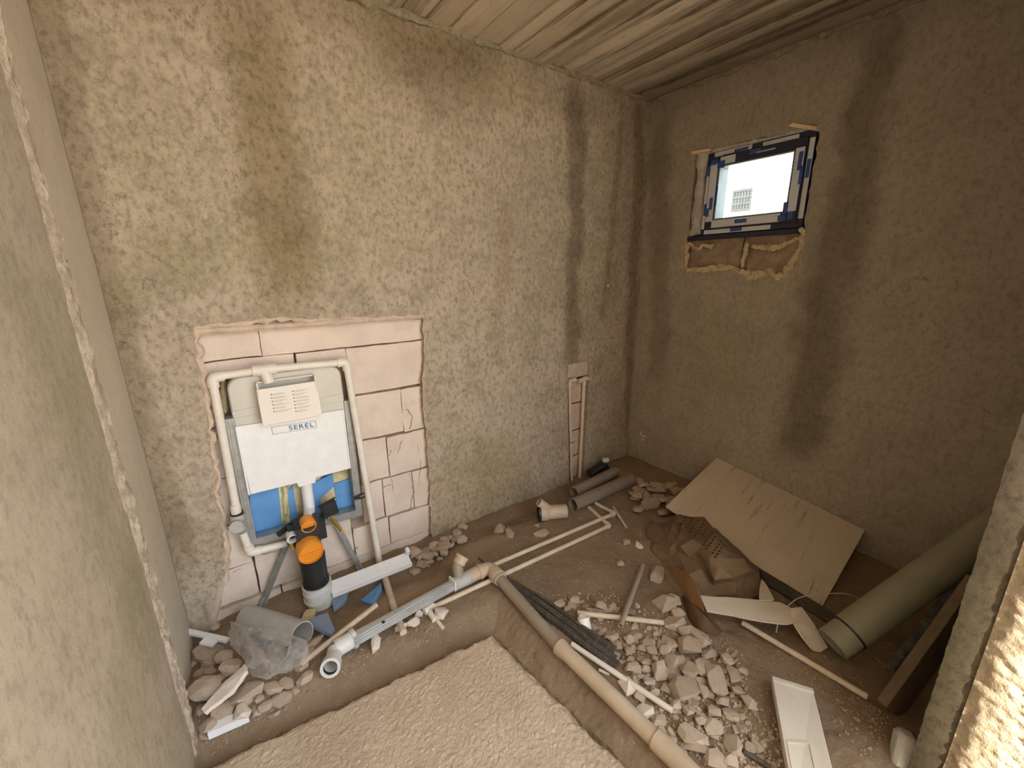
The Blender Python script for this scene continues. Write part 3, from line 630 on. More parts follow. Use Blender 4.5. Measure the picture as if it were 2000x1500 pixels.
# label: thin grey outline and the maker's lettering
A = PY(530, 836, YF-.013); B = PY(617, 823, YF-.013); hgt = .036; mb = MB()
sl_ = (B.z-A.z)/(B.x-A.x)
def onp(u, v, y=YF-.0127): return V((lerp(A.x, B.x, u), y, lerp(A.z, B.z, u)-hgt*(1-v)+.004))
for (a, b, c, d) in ((0, 0, 1, .05), (0, .95, 1, 1), (0, 0, .012, 1), (.988, 0, 1, 1)): mb.prism([onp(a, b), onp(c, b), onp(c, d), onp(a, d)], (0, .0008, 0))
lab = mb.build('label_outline', M_inkg, pan)
cu = bpy.data.curves.new('t', 'FONT'); cu.body = 'SEREL'; cu.size = 1; cu.extrude = .01; cu.space_character = 1.15; cu.offset = .012
tmp = bpy.data.objects.new('t', cu); COL.objects.link(tmp); bpy.context.view_layer.update()
me = bpy.data.meshes.new_from_object(tmp.evaluated_get(bpy.context.evaluated_depsgraph_get())); bpy.data.objects.remove(tmp)
xs_ = [v.co.x for v in me.vertices]; ys_ = [v.co.y for v in me.vertices]; x0_, x1_, yy0, yy1 = min(xs_), max(xs_), min(ys_), max(ys_)
mb = MB(); mb.add([onp(.37+.57*(v.co.x-x0_)/(x1_-x0_), .2+.62*(v.co.y-yy0)/(yy1-yy0), YF-.0127-v.co.z*.05) for v in me.vertices], [tuple(p.vertices) for p in me.polygons]); mb.build('lettering', M_ink, pan)
mb = MB(); mb.tube([onp(.962, .80, YF-.0127), onp(.962, .80, YF-.0135)], .0022, 10, wall=.0007); mb.build('trade_mark_ring', M_ink, pan)
# control box with its cover
xa, xb, za, zb = .102, .338, .865, 1.048; fy = YF-.055
mb = MB()
mb.box2((xa, fy, za), (xa+.006, YF+.006, zb)); mb.box2((xb-.006, fy, za), (xb, YF+.006, zb)); mb.box2((xa, fy, za), (xb, YF+.006, za+.006)); mb.box2((xa, YF-.022, zb-.006), (xb, YF+.006, zb)); bx = mb.build('control_box', M_cover, T, bev=.0015)
mb = MB(); c0 = fy-.004
mb.prism([V((xa-.002, c0-.008, za-.006)), V((xb+.004, c0-.008, za-.004)), V((xb+.002, c0+.010, zb-.026)), V((xa-.003, c0+.010, zb-.028))], (0, .005, 0)); cov = mb.build('cover_plate', M_cover, bx, bev=.0015)
def oncov(u, v, off=.0006): return V((lerp(xa, xb, u), lerp(c0-.008, c0+.010, v)-off, lerp(za-.005, zb-.027, v)))
mb = MB()
random.seed(3)
for col in (0, 1):
    for r_ in range(7 if col else 6):
        u = .2+.36*col+.01*r_*.0; v = .80-.095*r_
        mb.prism([oncov(u, v), oncov(u+.022, v), oncov(u+.022, v+.028), oncov(u, v+.028)], (0, .0006, 0))
mb.build('printed_bullets', M_black, cov)['kind'] = 'stuff'
mb = MB()
for col in (0, 1):
    for r_ in range(7 if col else 6):
        v = .80-.095*r_
        for q in range(2):
            u = .235+.36*col; u1 = u+random.uniform(.14, .27); vv = v+.018-.03*q; mb.prism([oncov(u, vv), oncov(u1, vv), oncov(u1, vv+.008), oncov(u, vv+.008)], (0, .0005, 0))
mb.build('printed_lines', M_inkg, cov)['kind'] = 'stuff'
# flush pipe, caps, waste elbow
mb = MB(); mb.tube(fillet([(.243, YF+.02, .515), (.240, YF+.02, .36), (.215, YF-.09, .345)], .04), .026, 20); mb.build('flush_pipe', M_white, T, smooth=40)
def cap(c, r, ln, name, tilt):
    c = V(c); d = V((.03, -1, tilt)).normalized(); mb = MB()
    mb.tube([c-d*ln, c-d*ln*.5, c-d*.004, c], [r*.93, r, r, r*.96], 28, wall=.004); o = mb.build(name, M_orange, T, smooth=40)
    m2 = MB(); m2.tube([c-d*.016, c-d*.010], r*.93, 28); g_ = m2.build('cap_disc', M_orange, o, smooth=40)
    a = V((0, 0, 1)).cross(d).normalized()
    m3 = MB(); m3.box(c-d*.006, (r*1.5, .010, .006), rot_to(a, V((0, 0, 1)))); m3.build('cap_grip', M_orange, o, bev=.001)
    return o
cap((.206, YF-.165, .372), .033, .055, 'inlet_cap', -.10)
cap((.193, YF-.215, .262), .055, .075, 'outlet_cap', -.14)
mb = MB(); mb.tube(fillet([(.196, YF-.13, .267), (.20, YF-.085, .262), (.204, YF-.135, .05)], .06, 8), [.055]*10+[.056], 24); mb.tube([(.203, YF-.13, .2), (.2035, YF-.135, .05)], [.058, .054], 24)
for z in (.066, .052): mb.tube([(.2035, YF-.135, z-.004), (.2035, YF-.135, z+.004)], .059, 24)
mb.box2((.125, YF-.10, .245), (.285, YF-.05, .345)); mb.box2((.15, YF-.16, .31), (.26, YF-.05, .37))
mb.build('waste_elbow', M_black, T, smooth=35, bev=0)
mb = MB(); mb.tube([(.136, YF-.085, .318), (.136, YF-.125, .312)], .024, 20, wall=.006); mb.build('white_plug', M_white, T, smooth=40)
for x_, z_, dx in ((.122, .29, .012), (.325, .292, .034)):
    mb = MB(); mb.tube([(x_, YF-.005, z_), (x_+dx*.4, YF-.09, z_-.006), (x_+dx*.6, YF-.15, z_-.010)], [.0085, .0085, .006], 12); mb.build('threaded_stud', M_yellow, T, smooth=40)
    mb = MB(); mb.box((x_, YF-.008, z_+.004), (.03, .018, .03)); mb.build('stud_nut', M_galv, T, bev=.003)
mb = MB(); mb.box((.325, YF-.012, .345), (.075, .03, .075), Matrix.Rotation(radians(-10), 3, 'Y')); mb.box((.315, YF-.02, .39), (.09, .01, .008), Matrix.Rotation(radians(-16), 3, 'Y')); mb.build('fixing_bracket', M_black, T, bev=.003)
mb = MB(); mb.box((.115, YF-.008, .305), (.07, .02, .022), Matrix.Rotation(radians(-30), 3, 'Y')); mb.box((.150, YF-.008, .315), (.02, .02, .05), Matrix.Rotation(radians(25), 3, 'Y')); mb.build('fixing_bracket', M_black, T, bev=.002)
mb = MB(); c = PY(707, 969, YF-.012); mb.tube([c+V((-.014, 0, -.012)), c+V((.016, 0, -.009)), c+V((.016, 0, .013)), c+V((-.014, 0, .010)), c+V((-.014, 0, -.012))], .0045, 6); mb.box(c+V((-.028, .004, -.001)), (.024, .008, .02)); mb.build('wall_clip', M_black, T)
fa = FG(512, 1183); fb = FG(706, 1116)
for top_, ft in ((V((.137, YF-.004, .262)), fa), (V((.345, YF-.004, .258)), fb)):
    d = (ft-top_); R = rot_to(d, V((.2, -1, 0))); mb = MB(); mb.box((top_+ft)/2, (d.length, .026, .010), R); mb.box((top_+ft)/2+R@V((0, 0, .006)), (d.length, .012, .006), R); lg = mb.build('leg', M_galv, T, bev=.001)
    m2 = MB(); m2.box(lerp(top_, ft, .93), (d.length*.13, .030, .014), R); m2.build('foot_sleeve', M_steelw, lg, bev=.001)

# grey socket that takes the waste into the floor
D = thing('drain_socket', (.204, YF-.137, -.1), 'short light grey ribbed drain socket standing in the floor under the black waste elbow', 'drain fitting')
mb = MB(); mb.tube([(.204, YF-.137, .045), (.206, YF-.138, -.02), (.212, YF-.142, -.07), (.222, YF-.15, -.11)], [.062, .064, .059, .055], 26, wall=.004); mb.build('body', M_socket, D, smooth=40)
for z in (.04, .012, -.03): mb = MB(); mb.tube([(.204, YF-.137, z-.005), (.204, YF-.137, z+.005)], .0665, 26); mb.build('ring', M_socket, D, smooth=40)

# ------------------------------------------------------------------ water pipe loop round the cistern
YP = WY-.018; R_ = .0165
L = thing('water_pipe', PY(463, 1000, YP), 'white water pipe running in a loop around the cistern frame, tee on top', 'water pipe')
def P_(a, b, y=YP): return PY(a, b, y)
c1, c2, tee = P_(414, 737), P_(676, 707), P_(516, 722)
def seg_(a, b, name='pipe', mat=M_ppr, r=R_, par=None, sg=14):
    mb = MB(); mb.tube([a, b], r, sg); return mb.build(name, mat, par or L, smooth=40)
def elbow(p, a, b, par, mat=M_ppr, r=.0215, k=.042):
    mb = MB(); mb.tube(fillet([p+(a-p).normalized()*k, p, p+(b-p).normalized()*k], k*.9, 7), r, 16); return mb.build('elbow', mat, par, smooth=40)
lb = P_(461, 990); seg_(lb, c1); seg_(c1, tee); seg_(tee, c2); rb = P_(741, 1098, YP-.02); seg_(c2, rb)
elbow(c1, lb, c2, L); elbow(c2, c1, rb, L)
d = (c2-c1).normalized(); mb = MB(); mb.tube([tee-d*.045, tee+d*.045], .0245, 16); mb.tube([tee, tee+V((.010, -.004, -.058))], .024, 16); mb.build('tee', M_ppr, L, smooth=40)
mb = MB(); mb.tube([P_(459, 985), P_(462, 1002)], .0205, 16); mb.build('valve_collar', M_ppr, L, smooth=40)
mb = MB(); mb.tube([P_(462, 1001), P_(463, 1005)], .026, 18); mb.build('seal_ring', M_black, L, smooth=40)
mb = MB(); mb.tube([P_(463, 1005), P_(466, 1036, YP-.01)], .029, 20); mb.tube([P_(466, 1022, YP-.01), P_(462, 1030, YP-.055)], .027, 20); mb.build('stop_valve', M_pipegrey, L, smooth=40)
e0, e1, e2 = P_(474, 1040), P_(489, 1079), P_(560, 1061); seg_(e0, e1); seg_(e1, e2); elbow(e1, e0, e2, L)
g0, g1, g2 = FG(752, 1128, .03), FG(772, 1195, .012), FG(788, 1236, .012)
mb = MB(); mb.tube(fillet([rb, g0, g1, g2], .06), R_*.95, 14); mb.build('floor_branch', M_pprd, L, smooth=40)
tag(bpy.data.objects[L.name])

# pipes inside the chase near the corner
CH = thing('water_pipe', (2.07, WY, -.05), 'two beige water pipes standing in the narrow wall chase near the corner', 'water pipe')
la, lb_ = PY(1112, 748, WY+.018), PY(1117, 958, WY+.015); ra, rb_ = PY(1141, 742, WY+.018), PY(1131, 952, WY+.012)
seg_(la, lb_, 'pipe', M_pprd, .011, CH); seg_(ra, rb_, 'pipe', M_pprd, .0135, CH)
mb = MB(); mb.tube([la+V((-.0, 0, -.02)), la+V((0, 0, .012)), la+V((.05, -.006, .02))], .019, 12, lump=.15); mb.build('elbow', M_pprd, CH, smooth=40)
mb = MB(); mb.tube([ra+V((-.06, 0, -.004)), ra+V((0, 0, .008)), ra+V((.055, -.004, .004))], .018, 12, lump=.15); mb.tube([ra+V((0, 0, -.04)), ra], .018, 12); mb.build('tee', M_pprd, CH, smooth=40)
mb = MB(); q = lerp(la, lb_, .53); mb.tube([q+V((-.02, -.012, 0)), q+V((.02, -.012, 0))], .003, 6); mb.build('clip', M_black, CH)

# ------------------------------------------------------------------ drain line on the floor
DR = thing('drain_pipe', FG(900, 1130), 'grey and brown drain pipe line lying in an angle round the screed bed', 'drain pipe')
rr = .0265
pa, pb, pw = FG(672, 1258, .035), FG(882, 1144, .035), FG(915, 1128, .036)
mb = MB(); mb.tube([pa, pb], rr, 20); mb.build('pipe', M_pipegrey, DR, smooth=40)
sa, sb = FG(655, 1268, .036), FG(694, 1245, .036); mb = MB(); mb.tube([sa, lerp(sa, sb, .78), lerp(sa, sb, .8), sb], [.034, .034, .039, .039], 22); mb.build('socket', M_socket, DR, smooth=40)
mid = FG(652, 1283, .032); mo = mid+V((-.30, -.80, .30)).normalized()*.078
mb = MB(); pts = fillet([sa, mid, mo], .05, 8); pts += []; mb.tube(pts, .030, 22, wall=.004); mb.tube([lerp(mid, mo, .55), mo], .0365, 22, wall=.007); mb.build('open_elbow', M_socket, DR, smooth=40)
m2 = MB(); m2.tube([lerp(mid, mo, .75), lerp(mid, mo, .93)], .0285, 20, wall=.003); m2.build('rubber_seal', M_black, DR, smooth=40)
mb = MB(); mb.tube([pb, lerp(pb, pw, .3), pw], [.034, .031, .034], 22); mb.build('branch_body', M_pipegrey, DR, smooth=40)
br0, br1, br2 = FG(897, 1132, .045), FG(893, 1106, .085), FG(903, 1087, .12)
mb = MB(); mb.tube([br0, br1, lerp(br1, br2, .4)], [.027, .027, .030], 18); mb.build('branch', M_pipebrown, DR, smooth=40)
mb = MB(); mb.tube([lerp(br1, br2, .3), br2], .031, 18); mb.tube([lerp(br1, br2, .85), lerp(br1, br2, 1.08)], .034, 18); mb.build('branch_cap', M_pipebeige, DR, smooth=40)
k0, k1, k2 = FG(925, 1122, .038), FG(957, 1108, .038), FG(978, 1133, .034)
mb = MB(); mb.tube(fillet([pw, k0, k1, k2], .045, 8), .0335, 20); mb.build('elbow', M_pipebeige, DR, smooth=40)
for A_, B_ in ((lerp(k0, k1, .25), lerp(k0, k1, .45)), (lerp(k1, k2, .5), lerp(k1, k2, .8))): mb = MB(); mb.tube([A_, B_], .038, 20); mb.build('elbow_ring', M_pipebeige, DR, smooth=40)
l1, l2, l3 = FG(1092, 1262, .032), FG(1290, 1452, .032), FL(1400, 1560, .03)
mb = MB(); mb.tube([k2, l1], .027, 20); mb.build('pipe', M_pipebrown, DR, smooth=40)
mb = MB(); mb.tube([l1, lerp(l1, l2, .04), lerp(l1, l2, .1), l2], [.034, .034, .029, .029], 20); mb.build('pipe', M_pipebeige, DR, smooth=40)
mb = MB(); mb.tube([lerp(l1, l2, .96), lerp(l1, l2, 1.05), l3], [.034, .034, .028], 20); mb.build('pipe', M_pipebeige, DR, smooth=40)
# loose steel channel lying along the drain pipe
a_, b_ = FG(692, 1248, .062), FG(886, 1138, .062); d = b_-a_; R = rot_to(d); mb = MB(); c = (a_+b_)/2
mb.box(c, (d.length, .040, .0012), R); mb.box(c+R@V((0, .0195, -.008)), (d.length, .0012, .016), R); mb.box(c+R@V((0, -.0195, -.010)), (d.length, .0012, .020), R); mb.box(c+R@V((0, .004, .002)), (d.length, .007, .004), R); mb.box(c+R@V((0, -.010, .0015)), (d.length, .004, .003), R)
CHN = thing('steel_channel', c, 'thin pale steel channel lying along the top of the grey drain pipe', 'steel profile')
mb.build('channel', M_steelw, CHN); m2 = MB(); h = lerp(a_, b_, .26)+V((0, 0, .0022)); m2.tube([h, h+V((0, 0, .002))], .007, 12); m2.build('screw_hole', M_black, CHN)
m2 = MB(); m2.box(b_-d.normalized()*.006, (.010, .055, .05), R); m2.build('end_flange', M_socket, CHN, bev=.002)

# supply pipes on the floor
def floor_pipe(pts, r, label, mat=M_pprd, up=0., els=(), group=None, tees=()):
    P = [FG(a, b, r+u) for a, b, u in pts]; t = thing('water_pipe', P[0], label, 'water pipe', group)
    for a, b in zip(P, P[1:]): seg_(a, b, 'pipe', mat, r, t, 12)
    for i in els: elbow(P[i], P[i-1], P[i+1], t, mat, r*1.4, .03)
    return t, P
floor_pipe([(934, 1116, .01), (1200, 1003, 0), (1163, 983, 0)], .0115, 'long beige water pipe on the dirt, farther of the two parallel ones', els=(1,))
t, P = floor_pipe([(836, 1190, .0), (1190, 1027, 0), (1150, 991, 0)], .0115, 'long beige water pipe on the dirt, nearer of the two, passing under the drain elbow', els=(1,))
mb = MB(); mb.tube([P[0]-V((.02, .004, 0)), P[0]+V((.03, .006, 0))], .018, 14); mb.tube([P[0], FG(850, 1212, .008)], .014, 14); mb.build('tee', M_ppr, t, smooth=40)
seg_(FG(848, 1205, .01), FG(866, 1228, .01), 'pipe_stub', M_pprd, .009, t)
def stick(a, b, r, label, mat, name='pipe_offcut', cat='pipe offcut', ua=0., ub=0., wall=.003):
    A_ = FG(*a, r+ua); B_ = FG(*b, r+ub); mb = MB(); mb.tube([A_, B_], r, 14, wall=wall); o = mb.build(name, mat, smooth=40, org=(A_+B_)/2-V((0, 0, r))); return tag(o, label, cat)
stick((1198, 991), (1223, 1030), .008, 'short thin beige pipe offcut on dirt beside the pipe bend near the brown pipes', M_pprd)
stick((1256, 1104), (1212, 1222), .011, 'dusty grey pipe offcut lying across the white stick beside the paper sack', M_pipebrown, ub=.03, ua=.01)
stick((1128, 1197), (1296, 1216), .011, 'white pipe offcut lying under the dusty grey one at the top of the rubble', M_pprd, ua=.012, ub=.012)
stick((1117, 1258), (1313, 1388), .0105, 'white pipe offcut lying between the black cables and the brown drain pipe', M_ppr, ua=.01, ub=.015)
stick((1450, 1216), (1694, 1361), .0115, 'long thin beige pipe offcut on dirt in front of the torn white board', M_pprd, ua=.01)
stick((588, 1297), (736, 1181), .0115, 'straight beige pipe offcut leaning beside the grey drain pipe and plastic bag', M_pipebeige, ua=.02, ub=.06)
stick((1600-430, 1370-62), (1620-430, 1376-58), .006, 'tiny pale stick lying in the rubble beside the black cables', M_pprd)

# grey pipe offcut and white profile
A_, B_ = FG(478, 1215, .055), FG(592, 1242, .055); A_, B_ = FG(484, 1206, .06), FG(590, 1241, .05)
mb = MB(); mb.tube([A_, B_], .0535, 28, wall=.004); o = mb.build('pipe_offcut', M_pipegrey, smooth=40, org=(A_+B_)/2-V((0, 0, .05))); tag(o, 'wide grey pipe offcut lying behind the clear plastic bag', 'pipe offcut')
A_, B_ = FG(646, 1150, .075), FG(800, 1090, .075); d = B_-A_; R = rot_to(d, V((0, -.45, 1))); c = (A_+B_)/2; W_ = thing('plastic_profile', c-V((0, 0, .07)), 'white plastic window profile offcut lying below the cistern legs', 'plastic profile')
mb = MB(); mb.box(c, (d.length, .075, .006), R); mb.box(c+R@V((0, -.036, -.014)), (d.length, .006, .028), R); mb.box(c+R@V((0, .036, -.012)), (d.length, .006, .024), R); mb.build('shell', M_white, W_, bev=.001)
mb = MB(); mb.box(c+R@V((0, -.034, .004)), (d.length, .008, .006), R); mb.box(c+R@V((0, -.041, -.010)), (d.length, .005, .006), R); mb.build('rib', M_white, W_)
mb = MB(); mb.box(c+R@V((d.length*.49, .03, .02)), (.02, .03, .05), R); mb.build('end_lip', M_white, W_, bev=.004)

def slab(name, pts, th, mat, label, cat, group=None, jag=0., parent=None, bev=0.):
    P = [V(p) for p in pts]; c = sum(P, V())/len(P); n = (P[1]-P[0]).cross(P[2]-P[0]).normalized()
    if n.z < 0: n = -n
    if jag:
        Q = []
        for i, p in enumerate(P):
            q = P[(i+1) % len(P)]; k = max(1, int((q-p).length/.02))
            for j in range(k): Q.append(lerp(p, q, j/k)+(c-p).normalized()*random.uniform(-jag, jag))
        P = Q
    mb = MB(); mb.prism(P, n*-th)
    o = mb.build(name, mat, parent, org=None if parent else c, bev=bev)
    return tag(o, label, cat, group) if not parent else o
def fgs(l, up=.02): return [FG(a, b, up+(u[0] if u else 0)) for a, b, *u in l]
slab('foam_board_scrap', fgs([(646, 1162), (683, 1143), (676, 1172), (652, 1192)], .02), .015, M_bluedust, 'dusty blue foam board scrap just under the left end of the white profile', 'foam board')
slab('foam_board_scrap', fgs([(704, 1172), (745, 1138), (746, 1152), (728, 1180)], .02), .012, M_blue, 'blue foam board scrap beside the water pipe under the white profile', 'foam board')
slab('foam_board_scrap', fgs([(604, 1208), (640, 1196), (652, 1225), (645, 1238), (612, 1222)], .05), .02, M_bluedust, 'grey-blue foam board scrap at the mouth of the wide grey pipe offcut', 'foam board')
slab('foam_scrap', fgs([(598, 1190), (618, 1188), (612, 1210), (590, 1222), (585, 1212)], .03), .02, M_foam, 'yellow foam scrap between the drain socket and the wide grey pipe offcut', 'foam', jag=.004)
A_, B_ = FG(360, 1232, .07), FG(445, 1251, .05); d = B_-A_; R = rot_to(d); W2 = thing('plastic_profile', (A_+B_)/2-V((0, 0, .06)), 'small white T-shaped plastic offcut at the left wall on top of stones', 'plastic profile')
mb = MB(); mb.box((A_+B_)/2, (d.length, .022, .014), R); mb.build('bar', M_white, W2, bev=.001); c = FG(408, 1254, .05); mb = MB(); mb.box(c, (.062, .035, .012), R); mb.build('stem', M_white, W2, bev=.001)
slab('plaster_shard', fgs([(478, 1296, .05), (480, 1310, .05), (452, 1350, .03), (398, 1393, .02), (392, 1385, .02), (430, 1340, .03)]), .016, M_stonew, 'long pale plaster shard lying across the stones left of the plastic bag', 'plaster', jag=.003)
A_, B_ = FG(407, 1438, .03), FG(486, 1403, .035); d = B_-A_; R = rot_to(d); W3 = thing('plastic_profile', (A_+B_)/2-V((0, 0, .03)), 'short white plastic profile at the foot of the left wall beside the screed bed', 'plastic profile')
mb = MB(); mb.box((A_+B_)/2, (d.length, .006, .026), R); mb.build('web', M_white, W3); mb = MB(); mb.box((A_+B_)/2+R@V((0, .016, .012)), (d.length, .034, .004), R); mb.build('flange', M_white, W3)
# crumpled clear bag
def crumple(name, ctrl, mat, parent=None, org=None, sub=4, amp=.015, freq=16, thick=.0015, facet=0., smooth=50):
    """crumpled sheet over control points (px,py,height)"""
    P = [FG(a, b, z) for a, b, z in ctrl]; P2 = [V((a, -b)) for a, b, z in ctrl]
    n = len(ctrl); ov, oe, of, ovi, *_ = geometry.delaunay_2d_cdt(P2, [], [], 0, 1e-4)
    bm = bmesh.new(); vv = [bm.verts.new(P[ovi[i][0]]) for i in range(len(ov))]
    for f in of:
        try: bm.faces.new([vv[i] for i in f])
        except ValueError: pass
    return bm_finish(bm, name, mat, parent, org, sub, amp, freq, thick, smooth, facet)
def bm_finish(bm, name, mat, parent, org, sub, amp, freq, thick, smooth, facet=0.):
    for s in range(sub):
        if s == 1 and facet:               # crisp folds: jolt the coarse mesh before the last subdivisions
            bm.normal_update()
            for v, n_ in [(v, v.normal.copy()) for v in bm.verts]: v.co += n_*facet*random.uniform(-1, 1)+V((random.uniform(-1, 1), random.uniform(-1, 1), 0))*facet*.6
        bmesh.ops.subdivide_edges(bm, edges=bm.edges[:], cuts=1, use_grid_fill=True)
        bmesh.ops.triangulate(bm, faces=bm.faces[:])
        if s < (1 if facet else 3): bmesh.ops.smooth_vert(bm, verts=bm.verts[:], factor=.22, use_axis_x=True, use_axis_y=True, use_axis_z=True)
    bm.normal_update()
    mv = []
    for v in bm.verts:
        q = v.co*freq; c = noise.cell_vector(q*.6)
        r1 = 1-abs(noise.noise(q)); r2 = 1-abs(noise.noise(q*2.3+V((7, 1, 3)))); mv.append((v, v.normal*(amp*(r1**2*1.1+.5*r2**3-.7))))
    for v, d_ in mv: v.co += d_
    vs = [v.co.copy() for v in bm.verts]; bm.verts.index_update(); fs = [tuple(v.index for v in f.verts) for f in bm.faces]
    nm = [v.normal.copy() for v in bm.verts]; be = [(e.verts[0].index, e.verts[1].index) for e in bm.edges if e.is_boundary]
    bm.free(); mb = MB(); k = len(vs)
    if thick:
        mb.add(vs+[p-m*thick for p, m in zip(vs, nm)], fs+[tuple(k+i for i in reversed(f)) for f in fs]+[(a, b, k+b, k+a) for a, b in be])
    else: mb.add(vs, fs)
    return mb.build(name, mat, parent, smooth=smooth, org=org)
bc = FG(520, 1290)
o = crumple('plastic_bag', [(452, 1218, .10), (470, 1228, .16), (495, 1222, .13), (518, 1246, .11), (520, 1268, .09), (548, 1268, .07), (580, 1252, .12), (600, 1255, .10), (598, 1280, .05), (575, 1310, .02), (560, 1322, .01), (535, 1328, .01), (510, 1330, .02), (480, 1300, .03), (468, 1275, .05), (445, 1250, .07), (440, 1235, .09), (475, 1255, .13), (500, 1285, .12), (535, 1295, .10), (565, 1285, .10), (520, 1312, .05), (590, 1268, .10)], M_bag, org=bc, sub=4, amp=.007, freq=18, thick=0, smooth=16, facet=.016)
tag(o, 'crumpled clear plastic bag lying on stones in front of the wide grey pipe offcut', 'plastic bag')

# ------------------------------------------------------------------ things along the back wall
def big_pipe(a, b, r, label, mat, ua=0., ub=0., sock=True):
    A_ = FG(*a, r+ua); B_ = FG(*b, r+ub); t = thing('drain_pipe', (A_+B_)/2-V((0, 0, r)), label, 'drain pipe')
    mb = MB(); mb.tube([A_, B_], r, 24, wall=.004); mb.build('pipe', mat, t, smooth=40)
    if sock: mb = MB(); mb.tube([lerp(A_, B_, .86), lerp(A_, B_, .9), lerp(A_, B_, 1.0)], [r*1.0, r*1.1, r*1.1], 24, wall=.005); mb.build('socket', mat, t, smooth=40)
    return t
big_pipe((1119, 986), (1232, 936), .042, 'brown drain pipe on the dirt near the corner, front one of two, with socket', M_pipedark)
big_pipe((1121, 962), (1202, 921), .038, 'brown drain pipe near the corner lying behind the socketed one', M_pipedark, .02, .02, False)
A_, B_ = FG(1052, 1002, .046), FG(1106, 998, .044); d = (B_-A_).normalized(); t = thing('drain_tee', (A_+B_)/2-V((0, 0, .045)), 'pale beige drain branch fitting with open mouth lying against the back wall', 'drain fitting')
mb = MB(); mb.tube([A_, lerp(A_, B_, .3), lerp(A_, B_, .33), B_], [.050, .050, .044, .042], 26, wall=.005); mb.build('body', M_pipebeige, t, smooth=40)
mb = MB(); mb.tube([A_-d*.002, A_+d*.010], .052, 26, wall=.008); mb.build('seal_ring', M_black, t, smooth=40)
mb = MB(); c = lerp(A_, B_, .5); mb.tube([c, c+V((-.075, .045, .075))], .027, 18, wall=.003); mb.build('branch', M_pipebeige, t, smooth=40)
c = FG(1170, 925, .03); t = thing('junction_box', c-V((0, 0, .03)), 'small black plastic box behind the brown pipes at the back wall', 'plastic box')
mb = MB(); mb.box(c+V((0, 0, .02)), (.16, .06, .09), Matrix.Rotation(radians(-20), 3, 'Z')@Matrix.Rotation(radians(-25), 3, 'Y'), .01); mb.build('body', M_black, t, bev=.004)
mb = MB(); mb.box(c+V((.055, -.01, .10)), (.05, .03, .03), Matrix.Rotation(radians(-20), 3, 'Z'), .003); mb.build('lid_tab', M_socket, t, bev=.002)

# ------------------------------------------------------------------ tile, sack, boards in the right corner
T0, T1, T2 = PX(1400, 893, WX-.008), PX(1690, 1035, WX-.008), FG(1605, 1186, .004); T3 = T0-(T1-T2)
ux = (T2-T1).normalized(); uy = (T0-T1); uy = (uy-ux*uy.dot(ux)).normalized(); uz = ux.cross(uy); 
if uz.z < 0: uz = -uz
mt = Matrix(((ux.x, uy.x, uz.x, T1.x), (ux.y, uy.y, uz.y, T1.y), (ux.z, uy.z, uz.z, T1.z), (0, 0, 0, 1))); inv = mt.inverted()
mb = MB(); mb.prism([inv@p for p in (T0, T1, T2, T3)], (0, 0, -.010)); o = mb.build('wall_tile', M_tile, bev=.001); o.matrix_world = mt
tag(o, 'large beige travertine tile leaning against the right wall', 'tile')
SK = thing('paper_sack', FG(1370, 1120), 'torn crumpled brown paper sack lying against the travertine tile', 'sack')
crumple('sack_body', [(1336, 997, .10), (1371, 1004, .13), (1397, 1034, .17), (1428, 1078, .18), (1462, 1110, .14), (1484, 1121, .09), (1478, 1166, .02), (1440, 1174, .0), (1395, 1178, .0), (1345, 1168, .0), (1312, 1132, .0), (1285, 1092, .0), (1266, 1056, .0), (1262, 1034, .03), (1300, 1016, .07),
     (1318, 1030, .14), (1330, 1045, .17), (1322, 1075, .08), (1350, 1058, .20), (1385, 1066, .22), (1405, 1112, .17), (1372, 1105, .10), (1300, 1060, .09), (1345, 1130, .08), (1440, 1136, .10), (1400, 1145, .06)], M_paper, SK, sub=4, amp=.006, freq=9, thick=.002, smooth=14, facet=.02)
crumple('torn_flap', [(1300, 1100, .04), (1318, 1104, .10), (1340, 1112, .15), (1357, 1132, .16), (1368, 1165, .13), (1378, 1198, .08), (1352, 1180, .05), (1330, 1158, .02), (1345, 1150, .10)], M_papero, SK, sub=3, amp=.005, freq=6, thick=.002, smooth=28)
crumple('torn_flap', [(1326, 1152, .01), (1350, 1176, .06), (1380, 1203, .07), (1418, 1238, .01), (1400, 1246, .0), (1368, 1238, .0), (1345, 1210, .0), (1365, 1212, .04)], M_paperd, SK, sub=3, amp=.005, freq=6, thick=.002, smooth=28)
# vent perforations of the sack
dots = MB(); dg = bpy.context.evaluated_depsgraph_get(); dg.update(); sb_ = [o for o in SK.children if o.name.startswith('sack_body')][0]
bpy.context.view_layer.update(); rows = 0
for i in range(9):
    for j in range(5):
        u = i/8; v_ = j/4; px_ = lerp(1338, 1405, u)+lerp(8, -8, v_)*1.0+(3 if i % 2 else 0); py_ = lerp(1000, 1074, u)+lerp(0, 22, v_)-u*8
        d_ = ray(px_, py_).normalized(); mw = sb_.matrix_world.inverted(); ok, loc, nr, fi = sb_.ray_cast(mw@EYE, d_)
        if ok:
            p = sb_.matrix_world@loc
            dots.tube([p+nr*.0002, p+nr*.0012], .0056, 7)
if dots.v: ob = dots.build('perforations', M_hole, sb_); ob['kind'] = 'stuff'
TB = thing('torn_board', FG(1500, 1200), 'torn off-white strip of cardboard lying bent between paper sack and big pipe', 'board')
def plate(name, ctrl, th, mat, parent, amp=.002): return crumple(name, ctrl, mat, parent, sub=3, amp=amp, freq=7, thick=th, smooth=30)
